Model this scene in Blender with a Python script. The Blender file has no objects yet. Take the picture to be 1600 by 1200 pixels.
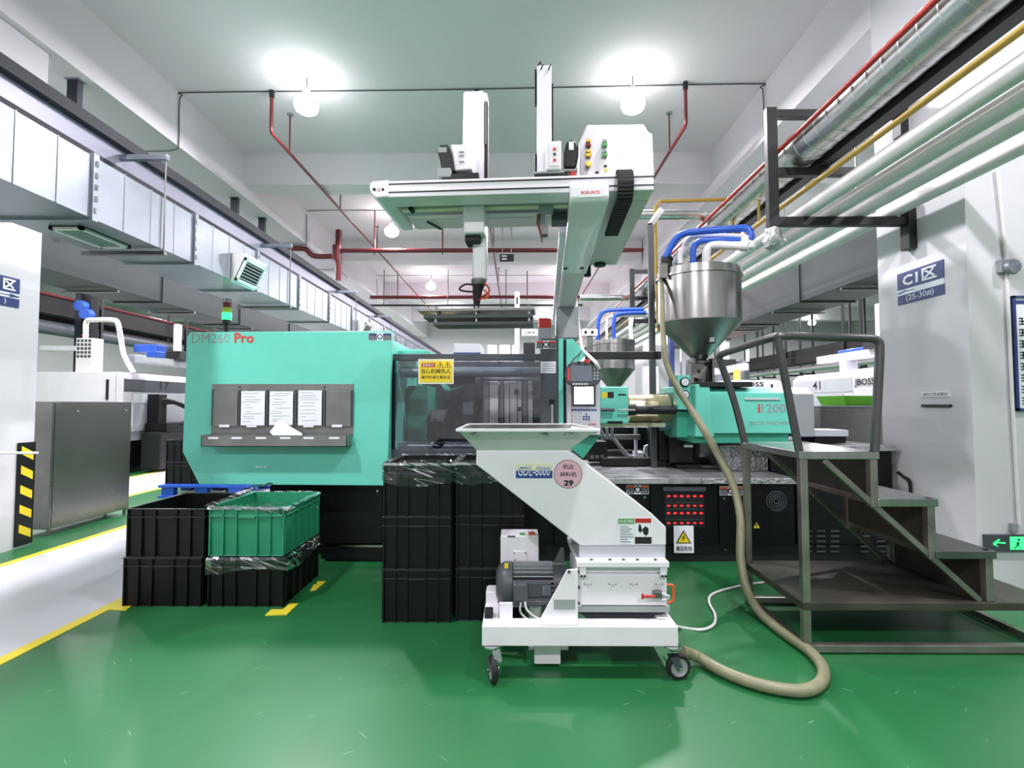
import bpy, bmesh, math, random
from mathutils import Vector, Matrix

random.seed(11)
S = bpy.context.scene
COL = S.collection
PI = math.pi

# ------------------------------------------------------------------ camera
F = 780.0                                   # focal length in pixels of the 1600 x 1200 frame
PITCH, YAW = math.atan(31 / F), math.atan(5 / F)
CAM = Vector((0, 0, 1.4))
cd = bpy.data.cameras.new('camera')
cd.sensor_fit = 'HORIZONTAL'
cd.sensor_width = 36.0
cd.lens = F / 1600 * 36.0
cd.clip_start, cd.clip_end = 0.05, 200
cam = bpy.data.objects.new('camera', cd)
cam.location = CAM
cam.rotation_euler = (PI / 2 + PITCH, 0, YAW)
COL.objects.link(cam)
S.camera = cam
RC = Matrix.Rotation(YAW, 3, 'Z') @ Matrix.Rotation(PI / 2 + PITCH, 3, 'X')

# ------------------------------------------------------------------ world, exposure
w = bpy.data.worlds.new('hall_ambient')
S.world = w
w.use_nodes = True
bg = w.node_tree.nodes['Background']
bg.inputs[0].default_value = (0.95, 0.94, 1.0, 1)
bg.inputs[1].default_value = 0.6
S.view_settings.view_transform = 'Standard'
S.view_settings.look = 'None'
S.view_settings.gamma = 1.0
S.view_settings.use_curve_mapping = False
S.view_settings.exposure = 0.0
S.cycles.max_bounces = 6
S.cycles.diffuse_bounces = 3
S.cycles.glossy_bounces = 3
S.cycles.transmission_bounces = 4
S.cycles.transparent_max_bounces = 8
S.cycles.caustics_reflective = False
S.cycles.caustics_refractive = False
LAMP_W = 150.0


# ------------------------------------------------------------------ helpers
def ray(px, py):
    return RC @ Vector(((px - 800) / F, (600 - py) / F, -1))


def at(px, py, Y):
    d = ray(px, py)
    return CAM + d * (Y / d.y)


def ground(px, py, z=0.0):
    d = ray(px, py)
    return CAM + d * ((z - CAM.z) / d.z)


def rect(px0, py0, px1, py1, Y):
    a, b = at(px0, (py0 + py1) / 2, Y), at(px1, (py0 + py1) / 2, Y)
    t, u = at((px0 + px1) / 2, py0, Y), at((px0 + px1) / 2, py1, Y)
    return a.x, b.x, u.z, t.z            # x0, x1, z0, z1


def lin(c):
    c = c / 255.0
    return c / 12.92 if c <= 0.04045 else ((c + 0.055) / 1.055) ** 2.4


def C(r, g, b):
    return (lin(r), lin(g), lin(b), 1)


def mat(name, col, rough=0.5, metal=0.0, var=0.06, scale=6.0, bump=0.0, bscale=60.0, coat=0.0,
        emit=0.0, rvar=0.0, stretch=None, spec=0.5):
    m = bpy.data.materials.new(name)
    m.use_nodes = True
    nt = m.node_tree
    b = nt.nodes['Principled BSDF']
    b.inputs['Roughness'].default_value = rough
    b.inputs['Metallic'].default_value = metal
    b.inputs['Coat Weight'].default_value = coat
    b.inputs['Specular IOR Level'].default_value = spec
    tc = nt.nodes.new('ShaderNodeTexCoord')
    src = tc.outputs['Object']
    if stretch:
        mp = nt.nodes.new('ShaderNodeMapping')
        mp.inputs['Scale'].default_value = stretch
        nt.links.new(src, mp.inputs['Vector'])
        src = mp.outputs['Vector']
    n = nt.nodes.new('ShaderNodeTexNoise')
    n.inputs['Scale'].default_value = scale
    n.inputs['Detail'].default_value = 4
    nt.links.new(src, n.inputs['Vector'])
    r = nt.nodes.new('ShaderNodeValToRGB')
    r.color_ramp.elements[0].position = 0.3
    r.color_ramp.elements[1].position = 0.7
    r.color_ramp.elements[0].color = tuple(max(0, x * (1 - var)) for x in col[:3]) + (1,)
    r.color_ramp.elements[1].color = tuple(min(1, x * (1 + var)) for x in col[:3]) + (1,)
    nt.links.new(n.outputs['Fac'], r.inputs['Fac'])
    nt.links.new(r.outputs['Color'], b.inputs['Base Color'])
    if rvar:
        mr = nt.nodes.new('ShaderNodeMapRange')
        mr.inputs['To Min'].default_value = max(0.02, rough - rvar)
        mr.inputs['To Max'].default_value = min(1, rough + rvar)
        nt.links.new(n.outputs['Fac'], mr.inputs['Value'])
        nt.links.new(mr.outputs['Result'], b.inputs['Roughness'])
    if bump:
        n2 = nt.nodes.new('ShaderNodeTexNoise')
        n2.inputs['Scale'].default_value = bscale
        nt.links.new(src, n2.inputs['Vector'])
        bp = nt.nodes.new('ShaderNodeBump')
        bp.inputs['Strength'].default_value = bump
        bp.inputs['Distance'].default_value = 0.01
        nt.links.new(n2.outputs['Fac'], bp.inputs['Height'])
        nt.links.new(bp.outputs['Normal'], b.inputs['Normal'])
    if emit:
        nt.links.new(r.outputs['Color'], b.inputs['Emission Color'])
        b.inputs['Emission Strength'].default_value = emit
    return m


def film(name, tint, alpha, rough=0.12, crease_glint=0.0):
    """thin see-through sheet: mostly transparent with a glossy sheen and, if wanted, painted highlights as white crease lines"""
    m = bpy.data.materials.new(name)
    m.use_nodes = True
    nt = m.node_tree
    nt.nodes.clear()
    out = nt.nodes.new('ShaderNodeOutputMaterial')
    tr = nt.nodes.new('ShaderNodeBsdfTransparent')
    tr.inputs[0].default_value = tint
    gl = nt.nodes.new('ShaderNodeBsdfGlossy')
    gl.inputs['Roughness'].default_value = rough
    gl.inputs[0].default_value = (1, 1, 1, 1)
    fr = nt.nodes.new('ShaderNodeFresnel')
    fr.inputs['IOR'].default_value = 1.5
    tc = nt.nodes.new('ShaderNodeTexCoord')
    ns = nt.nodes.new('ShaderNodeTexNoise')
    ns.inputs['Scale'].default_value = 18
    nt.links.new(tc.outputs['Object'], ns.inputs['Vector'])
    ad = nt.nodes.new('ShaderNodeMath')
    ad.operation = 'MULTIPLY_ADD'
    nt.links.new(ns.outputs['Fac'], ad.inputs[0])
    ad.inputs[1].default_value = alpha
    nt.links.new(fr.outputs[0], ad.inputs[2])
    mx = nt.nodes.new('ShaderNodeMixShader')
    nt.links.new(ad.outputs[0], mx.inputs[0])
    nt.links.new(tr.outputs[0], mx.inputs[1])
    nt.links.new(gl.outputs[0], mx.inputs[2])
    last = mx.outputs[0]
    if crease_glint:
        n2 = nt.nodes.new('ShaderNodeTexNoise')
        n2.inputs['Scale'].default_value = 3
        n2.inputs['Detail'].default_value = 1
        mp = nt.nodes.new('ShaderNodeMapping')
        mp.vector_type = 'TEXTURE'
        mp.inputs['Rotation'].default_value = (0, 0.32, 0.1)
        mp.inputs['Scale'].default_value = (1.6, 1.0, 0.16)
        nt.links.new(tc.outputs['Object'], mp.inputs['Vector'])
        nt.links.new(mp.outputs['Vector'], n2.inputs['Vector'])
        sb = nt.nodes.new('ShaderNodeMath')
        sb.operation = 'SUBTRACT'
        sb.inputs[1].default_value = 0.5
        nt.links.new(n2.outputs['Fac'], sb.inputs[0])
        ab = nt.nodes.new('ShaderNodeMath')
        ab.operation = 'ABSOLUTE'
        nt.links.new(sb.outputs[0], ab.inputs[0])
        mr = nt.nodes.new('ShaderNodeMapRange')
        mr.inputs['From Min'].default_value = 0.0
        mr.inputs['From Max'].default_value = 0.012
        mr.inputs['To Min'].default_value = crease_glint
        mr.inputs['To Max'].default_value = 0.0
        nt.links.new(ab.outputs[0], mr.inputs['Value'])
        df = nt.nodes.new('ShaderNodeBsdfDiffuse')  # white diffuse paints the highlights along the creases
        df.inputs[0].default_value = (0.85, 0.85, 0.86, 1)
        m2 = nt.nodes.new('ShaderNodeMixShader')
        nt.links.new(mr.outputs['Result'], m2.inputs[0])
        nt.links.new(last, m2.inputs[1])
        nt.links.new(df.outputs[0], m2.inputs[2])
        last = m2.outputs[0]
    nt.links.new(last, out.inputs[0])
    return m


def frame_of(d):
    d = d.normalized()
    up = Vector((0, 0, 1)) if abs(d.z) < 0.95 else Vector((0, 1, 0))
    a = d.cross(up).normalized()
    return a, a.cross(d).normalized()


def spline(pts, k=8):
    P = [Vector(p) for p in pts]
    P = [P[0] * 2 - P[1]] + P + [P[-1] * 2 - P[-2]]
    out = []
    for i in range(1, len(P) - 2):
        for j in range(k):
            t = j / k
            a, b, c, d = P[i - 1], P[i], P[i + 1], P[i + 2]
            out.append(0.5 * ((2 * b) + (c - a) * t + (2 * a - 5 * b + 4 * c - d) * t * t + (3 * b - a - 3 * c + d) * t ** 3))
    out.append(P[-2])
    return out


class MB:
    def __init__(self):
        self.v, self.f, self.s = [], [], []

    def add(self, vs, fs, smooth=False):
        o = len(self.v)
        self.v += [Vector(x) for x in vs]
        self.f += [tuple(i + o for i in q) for q in fs]
        self.s += [smooth] * len(fs)
        return self

    def box(self, x0, x1, y0, y1, z0, z1):
        x0, x1 = min(x0, x1), max(x0, x1)
        y0, y1 = min(y0, y1), max(y0, y1)
        z0, z1 = min(z0, z1), max(z0, z1)
        return self.add([(x0, y0, z0), (x1, y0, z0), (x1, y1, z0), (x0, y1, z0), (x0, y0, z1), (x1, y0, z1), (x1, y1, z1), (x0, y1, z1)],
                        [(0, 3, 2, 1), (4, 5, 6, 7), (0, 1, 5, 4), (1, 2, 6, 5), (2, 3, 7, 6), (3, 0, 4, 7)])

    def hexa(self, p):
        """eight corners: bottom ring 0-3, top ring 4-7"""
        return self.add(p, [(0, 3, 2, 1), (4, 5, 6, 7), (0, 1, 5, 4), (1, 2, 6, 5), (2, 3, 7, 6), (3, 0, 4, 7)])

    def prism_y(self, xz, y0, y1):
        """outline in the X-Z plane pushed along Y"""
        n = len(xz)
        a = sum(xz[i][0] * xz[(i + 1) % n][1] - xz[(i + 1) % n][0] * xz[i][1] for i in range(n))
        if a < 0:
            xz = xz[::-1]
        vs = [(x, y0, z) for x, z in xz] + [(x, y1, z) for x, z in xz]
        fs = [tuple(range(n)), tuple(range(2 * n - 1, n - 1, -1))]
        fs += [(i, i + n, (i + 1) % n + n, (i + 1) % n) for i in range(n)]
        return self.add(vs, fs)

    def prism(self, ring, off):
        n = len(ring)
        off = Vector(off)
        vs = [Vector(p) for p in ring] + [Vector(p) + off for p in ring]
        fs = [tuple(range(n))[::-1], tuple(range(n, 2 * n))]
        fs += [(i, (i + 1) % n, (i + 1) % n + n, i + n) for i in range(n)]
        return self.add(vs, fs)

    def cyl(self, p0, p1, r, r2=None, n=16, cap=True):
        p0, p1 = Vector(p0), Vector(p1)
        r2 = r if r2 is None else r2
        a, b = frame_of(p1 - p0)
        vs = []
        for p, q in ((p0, r), (p1, r2)):
            vs += [p + (a * math.cos(2 * PI * i / n) + b * math.sin(2 * PI * i / n)) * q for i in range(n)]
        self.add(vs, [(i, (i + 1) % n, (i + 1) % n + n, i + n) for i in range(n)], True)
        if cap:
            o = len(self.v) - 2 * n
            self.f += [tuple(range(o, o + n))[::-1], tuple(range(o + n, o + 2 * n))]
            self.s += [False, False]
        return self

    def bar(self, p0, p1, w, h=None):
        """square bar between two points"""
        p0, p1 = Vector(p0), Vector(p1)
        h = h or w
        a, b = frame_of(p1 - p0)
        q = [(-1, -1), (1, -1), (1, 1), (-1, 1)]
        vs = [p + a * (w / 2 * i) + b * (h / 2 * j) for p in (p0, p1) for i, j in q]
        return self.add(vs, [(3, 2, 1, 0), (4, 5, 6, 7), (0, 1, 5, 4), (1, 2, 6, 5), (2, 3, 7, 6), (3, 0, 4, 7)])

    def tube(self, pts, r, n=12, ridge=0.0):
        P = [Vector(p) for p in pts]
        a, b = frame_of(P[1] - P[0])
        vs = []
        for i, p in enumerate(P):
            d = (P[min(i + 1, len(P) - 1)] - P[max(i - 1, 0)]).normalized()
            a = (a - d * a.dot(d)).normalized()
            b = d.cross(a)
            q = (r(i / (len(P) - 1)) if callable(r) else r) * (1 + (ridge if i % 2 else 0))
            vs += [p + (a * math.cos(2 * PI * k / n) + b * math.sin(2 * PI * k / n)) * q for k in range(n)]
        fs = []
        for i in range(len(P) - 1):
            fs += [(i * n + k, i * n + (k + 1) % n, (i + 1) * n + (k + 1) % n, (i + 1) * n + k) for k in range(n)]
        self.add(vs, fs, True)
        o = len(self.v) - len(vs)
        self.f += [tuple(range(o, o + n))[::-1], tuple(range(len(self.v) - n, len(self.v)))]
        self.s += [False, False]
        return self

    def lathe(self, c, prof, n=32, axis='Z', cap=(False, False)):
        c = Vector(c)
        vs = []
        for r, h in prof:
            for k in range(n):
                x, y = r * math.cos(2 * PI * k / n), r * math.sin(2 * PI * k / n)
                vs.append(c + {'Z': Vector((x, y, h)), 'X': Vector((h, x, y)), 'Y': Vector((y, h, x))}[axis])
        fs = []
        for i in range(len(prof) - 1):
            fs += [(i * n + k, i * n + (k + 1) % n, (i + 1) * n + (k + 1) % n, (i + 1) * n + k) for k in range(n)]
        self.add(vs, fs, True)
        o = len(self.v) - len(vs)
        if cap[0]:
            self.f.append(tuple(range(o, o + n))[::-1])
            self.s.append(False)
        if cap[1]:
            self.f.append(tuple(range(len(self.v) - n, len(self.v))))
            self.s.append(False)
        return self

    def build(self, name, m, parent=None, bevel=0.0, kind=None, label=None, cat=None, group=None, local=False):
        if parent is None:
            lo = Vector([min(p[i] for p in self.v) for i in range(3)])
            hi = Vector([max(p[i] for p in self.v) for i in range(3)])
            org = Vector(((lo.x + hi.x) / 2, (lo.y + hi.y) / 2, lo.z))
        elif local:
            org = Vector((0, 0, 0))
        else:
            org = Vector(parent['_o'])
        me = bpy.data.meshes.new(name)
        me.from_pydata([p - org for p in self.v], [], self.f)
        me.polygons.foreach_set('use_smooth', self.s)
        if any(self.s):
            me.set_sharp_from_angle(angle=math.radians(42))
        me.materials.append(m)
        me.update()
        o = bpy.data.objects.new(name, me)
        COL.objects.link(o)
        if parent is None:
            o.location = org
            o['_o'] = tuple(org)
        else:
            o.parent = parent
            o['_o'] = tuple(parent['_o'])
        if bevel:
            md = o.modifiers.new('bevel', 'BEVEL')
            md.width = bevel
            md.segments = 2
            md.limit_method = 'ANGLE'
            md.angle_limit = math.radians(40)
        tag(o, label, cat, group, kind)
        return o


def tag(o, label=None, cat=None, group=None, kind=None):
    for k, v in (('label', label), ('category', cat), ('group', group), ('kind', kind)):
        if v:
            o[k] = v
    return o


def thing(name, label, cat, loc, group=None, rotz=0.0):
    o = bpy.data.objects.new(name, None)
    o.empty_display_size = 0.1
    o.location = loc
    o.rotation_euler = (0, 0, rotz)
    COL.objects.link(o)
    o['_o'] = tuple(loc)
    return tag(o, label, cat, group)


def copy_tree(o, parent=None):
    c = o.copy()
    COL.objects.link(c)
    c.parent = parent
    for ch in list(o.children):
        copy_tree(ch, c)
    return c


def bx(name, m, parent, x0, x1, y0, y1, z0, z1, bevel=0.0, **k):
    return MB().box(x0, x1, y0, y1, z0, z1).build(name, m, parent, bevel, **k)


def pbx(name, m, parent, px0, py0, px1, py1, Y, depth, bevel=0.0, **k):
    """box whose front face, at distance Y, spans the given picture rectangle"""
    x0, x1, z0, z1 = rect(px0, py0, px1, py1, Y)
    return bx(name, m, parent, x0, x1, Y, Y + depth, z0, z1, bevel, **k)


FRONT = (Vector((1, 0, 0)), Vector((0, 0, 1)))
FACE_LEFT = (Vector((0, -1, 0)), Vector((0, 0, 1)))
FACE_RIGHT = (Vector((0, 1, 0)), Vector((0, 0, 1)))


def text(body, c, width, height, m, parent, face=FRONT, name='lettering', bold=0.0, local=False, shear=0.0):
    """flat lettering fitted into width x height round the centre c"""
    cu = bpy.data.curves.new('t', 'FONT')
    cu.body = body
    cu.resolution_u = 2
    cu.offset = bold
    cu.shear = shear
    cu.space_line = 1.05
    ob = bpy.data.objects.new('t', cu)
    COL.objects.link(ob)
    dg = bpy.context.evaluated_depsgraph_get()
    me = bpy.data.meshes.new_from_object(ob.evaluated_get(dg))
    bpy.data.objects.remove(ob)
    bpy.data.curves.remove(cu)
    if not me.vertices:
        return None
    xs = [v.co.x for v in me.vertices]
    ys = [v.co.y for v in me.vertices]
    sx = width / max(1e-6, max(xs) - min(xs))
    sy = height / max(1e-6, max(ys) - min(ys))
    mx, my = (max(xs) + min(xs)) / 2, (max(ys) + min(ys)) / 2
    ex, ey = face
    org = Vector((0, 0, 0)) if local else Vector(parent['_o'])
    for v in me.vertices:
        v.co = Vector(c) - org + ex * ((v.co.x - mx) * sx) + ey * ((v.co.y - my) * sy)
    me.materials.clear()
    me.materials.append(m)
    o = bpy.data.objects.new(name, me)
    me.name = name
    COL.objects.link(o)
    o.parent = parent
    o['_o'] = tuple(parent['_o'])
    return o


def ptext(body, px0, py0, px1, py1, Y, m, parent, **k):
    x0, x1, z0, z1 = rect(px0, py0, px1, py1, Y)
    return text(body, ((x0 + x1) / 2, Y, (z0 + z1) / 2), x1 - x0, z1 - z0, m, parent, **k)


# ------------------------------------------------------------------ materials
M = {}
M['white'] = mat('white_paint', C(233, 229, 236), 0.35, var=0.03, coat=0.2)
M['offwhite'] = mat('off_white_plaster', C(213, 212, 217), 0.75, var=0.02, scale=1.2, bump=0.05)
M['ceil'] = mat('ceiling_plaster', C(232, 227, 233), 0.85, var=0.02, scale=0.6)
M['robot'] = mat('robot_enamel', C(236, 232, 239), 0.3, var=0.02, coat=0.3)
M['robot_teal'] = mat('pale_teal_enamel', C(222, 213, 219), 0.4, var=0.03)
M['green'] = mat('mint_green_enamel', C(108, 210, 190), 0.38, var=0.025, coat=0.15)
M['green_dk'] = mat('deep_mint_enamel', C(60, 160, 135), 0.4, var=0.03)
M['black'] = mat('black_paint', C(11, 13, 17), 0.36, var=0.1, spec=0.35)
M['blackm'] = mat('black_steel', C(24, 25, 28), 0.5, var=0.1)
M['tray_black'] = mat('black_tray_paint', C(9, 9, 11), 0.5, var=0.1, spec=0.3)
M['rubber'] = mat('black_rubber', C(18, 18, 19), 0.65, var=0.12)
M['crate'] = mat('black_plastic', C(11, 12, 14), 0.42, var=0.08, bump=0.05, spec=0.35)
M['crate_rim_glint'] = mat('black_plastic_rim_glint', C(46, 49, 52), 0.32, var=0.1)  # lighter than the crate: rim highlights put into the colour
M['crate_green_rim_glint'] = mat('green_plastic_rim_glint', C(84, 176, 140), 0.36, var=0.05)  # same painted edge highlight for the green crate
M['crate_green'] = mat('green_plastic', C(42, 142, 104), 0.42, var=0.05, bump=0.05)
M['blue'] = mat('blue_plastic', C(36, 86, 190), 0.4, var=0.08)
M['steel'] = mat('brushed_stainless', C(176, 175, 173), 0.24, 1.0, var=0.08, scale=5, rvar=0.06, stretch=(6, 6, 0.4))
M['steel_dk'] = mat('dull_stainless', C(128, 128, 126), 0.36, 1.0, var=0.2, scale=4, rvar=0.12)
M['rack'] = mat('rack_sheet_steel', C(132, 133, 131), 0.38, 0.55, var=0.12, scale=5, rvar=0.08)
M['cabinet'] = mat('cabinet_stainless', C(122, 124, 120), 0.26, 1.0, var=0.1, scale=2.2, rvar=0.06)
M['cone'] = mat('dull_cone_steel', C(134, 134, 132), 0.42, 1.0, var=0.15, scale=5, rvar=0.08)
M['stair'] = mat('worn_stainless', C(160, 150, 146), 0.32, 0.85, var=0.2, scale=7, rvar=0.12)
M['rail'] = mat('dark_tube_steel', C(92, 92, 94), 0.3, 0.6, var=0.12, scale=6)
M['stair_dk'] = mat('stained_stainless', C(80, 75, 68), 0.4, 0.5, var=0.3, scale=5, rvar=0.15)
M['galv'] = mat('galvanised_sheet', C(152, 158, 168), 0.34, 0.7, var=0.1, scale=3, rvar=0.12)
M['galv_shaded'] = mat('shaded_duct_sheet', C(52, 59, 61), 0.5, 0.1, var=0.08, scale=3)  # sheet darkened so the ducts' shade sits in the colour
M['mould'] = mat('mould_steel', C(226, 222, 214), 0.35, 0.2, var=0.1, scale=5, stretch=(6, 6, 0.5))
M['chrome'] = mat('chrome', C(225, 225, 228), 0.12, 1.0, var=0.03)
M['foil'] = mat('aluminium_foil', C(205, 207, 208), 0.28, 0.9, var=0.1, scale=14, bump=0.6, bscale=25, rvar=0.12)
M['clad'] = mat('aluminium_cladding', C(186, 190, 190), 0.3, 0.95, var=0.14, scale=6, bump=0.12, bscale=9, rvar=0.1)
M['dark_tray'] = mat('dark_navy_steel', C(36, 40, 50), 0.5, 0.2, var=0.1)
M['tray_web'] = mat('pale_channel_web', C(178, 178, 198), 0.35, 0.3, var=0.04, scale=3)
M['grey'] = mat('grey_paint', C(150, 154, 160), 0.4, var=0.04)
M['grey_dk'] = mat('dark_grey_enamel', C(70, 74, 82), 0.4, var=0.05)
M['grey_motor'] = mat('motor_grey', C(74, 79, 84), 0.42, var=0.08)
M['greyl'] = mat('light_grey_panel', C(196, 198, 206), 0.4, var=0.03)
M['red'] = mat('red_paint', C(180, 42, 34), 0.4, var=0.06)
M['red_dk'] = mat('maroon_pipe_paint', C(108, 34, 40), 0.35, var=0.12)
M['orange'] = mat('orange_plastic', C(220, 90, 40), 0.4)
M['yellow'] = mat('yellow_paint', C(236, 208, 40), 0.45, var=0.05)
M['yellow_pipe'] = mat('yellow_pipe_paint', C(178, 146, 60), 0.45, var=0.08)
M['cream'] = mat('cream_rail', C(228, 226, 196), 0.4)
M['pipe_white'] = mat('white_pipe_wrap', C(235, 231, 232), 0.42, var=0.04, scale=4)
M['gold'] = mat('brass_heater_shroud', C(238, 222, 184), 0.24, 0.75, var=0.1, scale=3, rvar=0.08)
M['brass'] = mat('brass', C(200, 160, 60), 0.3, 1.0)
M['paper'] = mat('white_paper', C(236, 238, 246), 0.8, var=0.02)
M['pink'] = mat('pink_sticker', C(226, 178, 196), 0.5, var=0.02)
M['ink'] = mat('black_ink', C(24, 22, 26), 0.6)
M['inkgrey'] = mat('grey_ink', C(150, 150, 156), 0.6)
M['inkred'] = mat('red_ink', C(206, 70, 66), 0.5)
M['inkblue'] = mat('blue_ink', C(44, 66, 140), 0.5)
M['navy'] = mat('navy_sign', C(48, 62, 118), 0.45, var=0.05)
M['lime'] = mat('lime_green_plastic', C(120, 205, 56), 0.4)
M['label_green'] = mat('green_print', C(90, 160, 90), 0.5)
M['hose'] = mat('beige_hose', C(132, 131, 104), 0.4, var=0.08, scale=20)
M['hose_y'] = mat('yellowish_tube', C(190, 190, 130), 0.4)
M['caster_grey'] = mat('caster_grey', C(150, 152, 155), 0.4)
M['paper_grey'] = mat('grey_plate', C(150, 156, 156), 0.5)
M['screen_on'] = mat('lit_screen', C(240, 244, 255), 0.3, emit=1.1, var=0.01)
M['screen_off'] = mat('dark_screen', C(112, 118, 130), 0.15)
M['led_red'] = mat('red_led', C(255, 40, 50), 0.4, emit=1.6)
M['led_green'] = mat('green_beacon', C(40, 255, 110), 0.3, emit=3.2)
M['exit_green'] = mat('exit_sign_light', C(60, 250, 130), 0.4, emit=1.6)
M['amber'] = mat('amber_lens', C(170, 190, 60), 0.2)
M['orange_lit'] = mat('orange_beacon', C(255, 110, 50), 0.3, emit=5.0)
M['red_lens'] = mat('red_lens', C(120, 50, 46), 0.2)
M['lamp'] = mat('lamp_glass', (1, 1, 1, 1), 0.4, emit=27.0, var=0.0)
M['film'] = film('clear_plastic_film', (0.95, 0.96, 0.97, 1), 0.04, 0.12, crease_glint=0.75)
M['door_glass'] = film('tinted_door_pane', (0.88, 0.89, 0.92, 1), 0.03, 0.03)


def floor_mat():
    m = mat('green_epoxy', C(32, 106, 58), 0.3, var=0.1, scale=0.9)
    nt = m.node_tree
    b = nt.nodes['Principled BSDF']
    b.inputs['Specular IOR Level'].default_value = 0.8
    tc = nt.nodes['Texture Coordinate']
    # broad wear in gloss
    n = nt.nodes.new('ShaderNodeTexNoise')
    n.inputs['Scale'].default_value = 1.6
    n.inputs['Detail'].default_value = 6
    nt.links.new(tc.outputs['Object'], n.inputs['Vector'])
    mr = nt.nodes.new('ShaderNodeMapRange')
    mr.inputs['To Min'].default_value = 0.28
    mr.inputs['To Max'].default_value = 0.5
    nt.links.new(n.outputs['Fac'], mr.inputs['Value'])
    nt.links.new(mr.outputs['Result'], b.inputs['Roughness'])
    # short pale scratches
    base = b.inputs['Base Color'].links[0].from_socket
    prev = base
    for ang, sc in ((0.5, 1.0), (0.75, 1.35), (-0.7, 0.8)):
        mp = nt.nodes.new('ShaderNodeMapping')
        mp.vector_type = 'TEXTURE'
        mp.inputs['Rotation'].default_value = (0, 0, ang)
        mp.inputs['Scale'].default_value = (1 / (3.0 * sc), 1 / (60 * sc), 1)
        nt.links.new(tc.outputs['Object'], mp.inputs['Vector'])
        vo = nt.nodes.new('ShaderNodeTexVoronoi')
        vo.inputs['Scale'].default_value = 1.1
        nt.links.new(mp.outputs['Vector'], vo.inputs['Vector'])
        lt = nt.nodes.new('ShaderNodeMapRange')
        lt.inputs['From Min'].default_value = 0.05
        lt.inputs['From Max'].default_value = 0.10
        lt.inputs['To Min'].default_value = 0.55
        lt.inputs['To Max'].default_value = 0.0
        nt.links.new(vo.outputs['Distance'], lt.inputs['Value'])
        # only a few of the cells carry a scratch
        sel = nt.nodes.new('ShaderNodeMath')
        sel.operation = 'GREATER_THAN'
        sel.inputs[1].default_value = 0.9
        sp = nt.nodes.new('ShaderNodeSeparateColor')
        nt.links.new(vo.outputs['Color'], sp.inputs[0])
        nt.links.new(sp.outputs[0], sel.inputs[0])
        mu = nt.nodes.new('ShaderNodeMath')
        mu.operation = 'MULTIPLY'
        nt.links.new(lt.outputs['Result'], mu.inputs[0])
        nt.links.new(sel.outputs[0], mu.inputs[1])
        mx = nt.nodes.new('ShaderNodeMix')
        mx.data_type = 'RGBA'
        nt.links.new(mu.outputs[0], mx.inputs[0])
        nt.links.new(prev, mx.inputs[6])
        mx.inputs[7].default_value = C(170, 215, 190)
        prev = mx.outputs[2]
    nt.links.new(prev, b.inputs['Base Color'])
    return m


M['floor'] = floor_mat()
M['walk'] = mat('pale_grey_epoxy', C(206, 208, 216), 0.35, var=0.04, scale=2.5, rvar=0.1)
M['line'] = mat('yellow_floor_tape', C(240, 220, 60), 0.45, var=0.05)
M['deck'] = mat('scuffed_deck_plate', C(168, 169, 173), 0.35, 0.25, var=0.4, scale=9, rvar=0.15, stretch=(1, 4, 1))


def chequer_mat():
    m = mat('tread_plate', C(176, 177, 180), 0.3, 0.5, var=0.15, scale=10)
    nt = m.node_tree
    b = nt.nodes['Principled BSDF']
    tc = nt.nodes['Texture Coordinate']
    v = nt.nodes.new('ShaderNodeTexVoronoi')
    v.inputs['Scale'].default_value = 34
    nt.links.new(tc.outputs['Object'], v.inputs['Vector'])
    bp = nt.nodes.new('ShaderNodeBump')
    bp.inputs['Strength'].default_value = 0.9
    bp.inputs['Distance'].default_value = 0.01
    nt.links.new(v.outputs['Distance'], bp.inputs['Height'])
    nt.links.new(bp.outputs['Normal'], b.inputs['Normal'])
    return m


M['chequer'] = chequer_mat()


# ================================================================== the hall
def loft_y(rings):
    """rings: list of (y, [(x, z)...]); one connected skin along Y, closed at both ends"""
    mb = MB()
    n = len(rings[0][1])
    vs = [(x, y, z) for y, r in rings for x, z in r]
    fs = []
    for i in range(len(rings) - 1):
        fs += [(i * n + k, i * n + (k + 1) % n, (i + 1) * n + (k + 1) % n, (i + 1) * n + k) for k in range(n)]
    fs += [tuple(range(n))[::-1], tuple(range(len(vs) - n, len(vs)))]
    return mb.add(vs, fs)


floor = bx('floor', M['floor'], None, -18, 18, -7, 34, -0.12, 0.0, kind='structure')
floor['label'] = 'glossy green epoxy floor with scuffs'
bx('walkway', M['walk'], floor, -4.45, -2.80, -7, 34, -0.01, 0.002)
bx('walkway', M['walk'], floor, -7.35, -5.88, -7, 34, -0.01, 0.002)
for x in (-4.45, -2.80, -7.35, -5.88):
    bx('yellow_line', M['line'], floor, x - 0.04, x + 0.04, -7, 34, -0.01, 0.004)
for ring in ([(165, 953), (197, 954), (206, 947), (190, 947), (198, 938), (192, 934)],
             [(414, 962), (448, 961), (466, 944), (452, 944), (442, 953), (424, 953)],
             [(485, 923), (493, 922), (509, 909), (496, 909), (494, 914), (490, 914)]):
    P = [ground(*p) for p in ring]
    MB().prism([(p.x, p.y, -0.008) for p in P], (0, 0, 0.013)).build('corner_mark', M['line'], floor)

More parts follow.
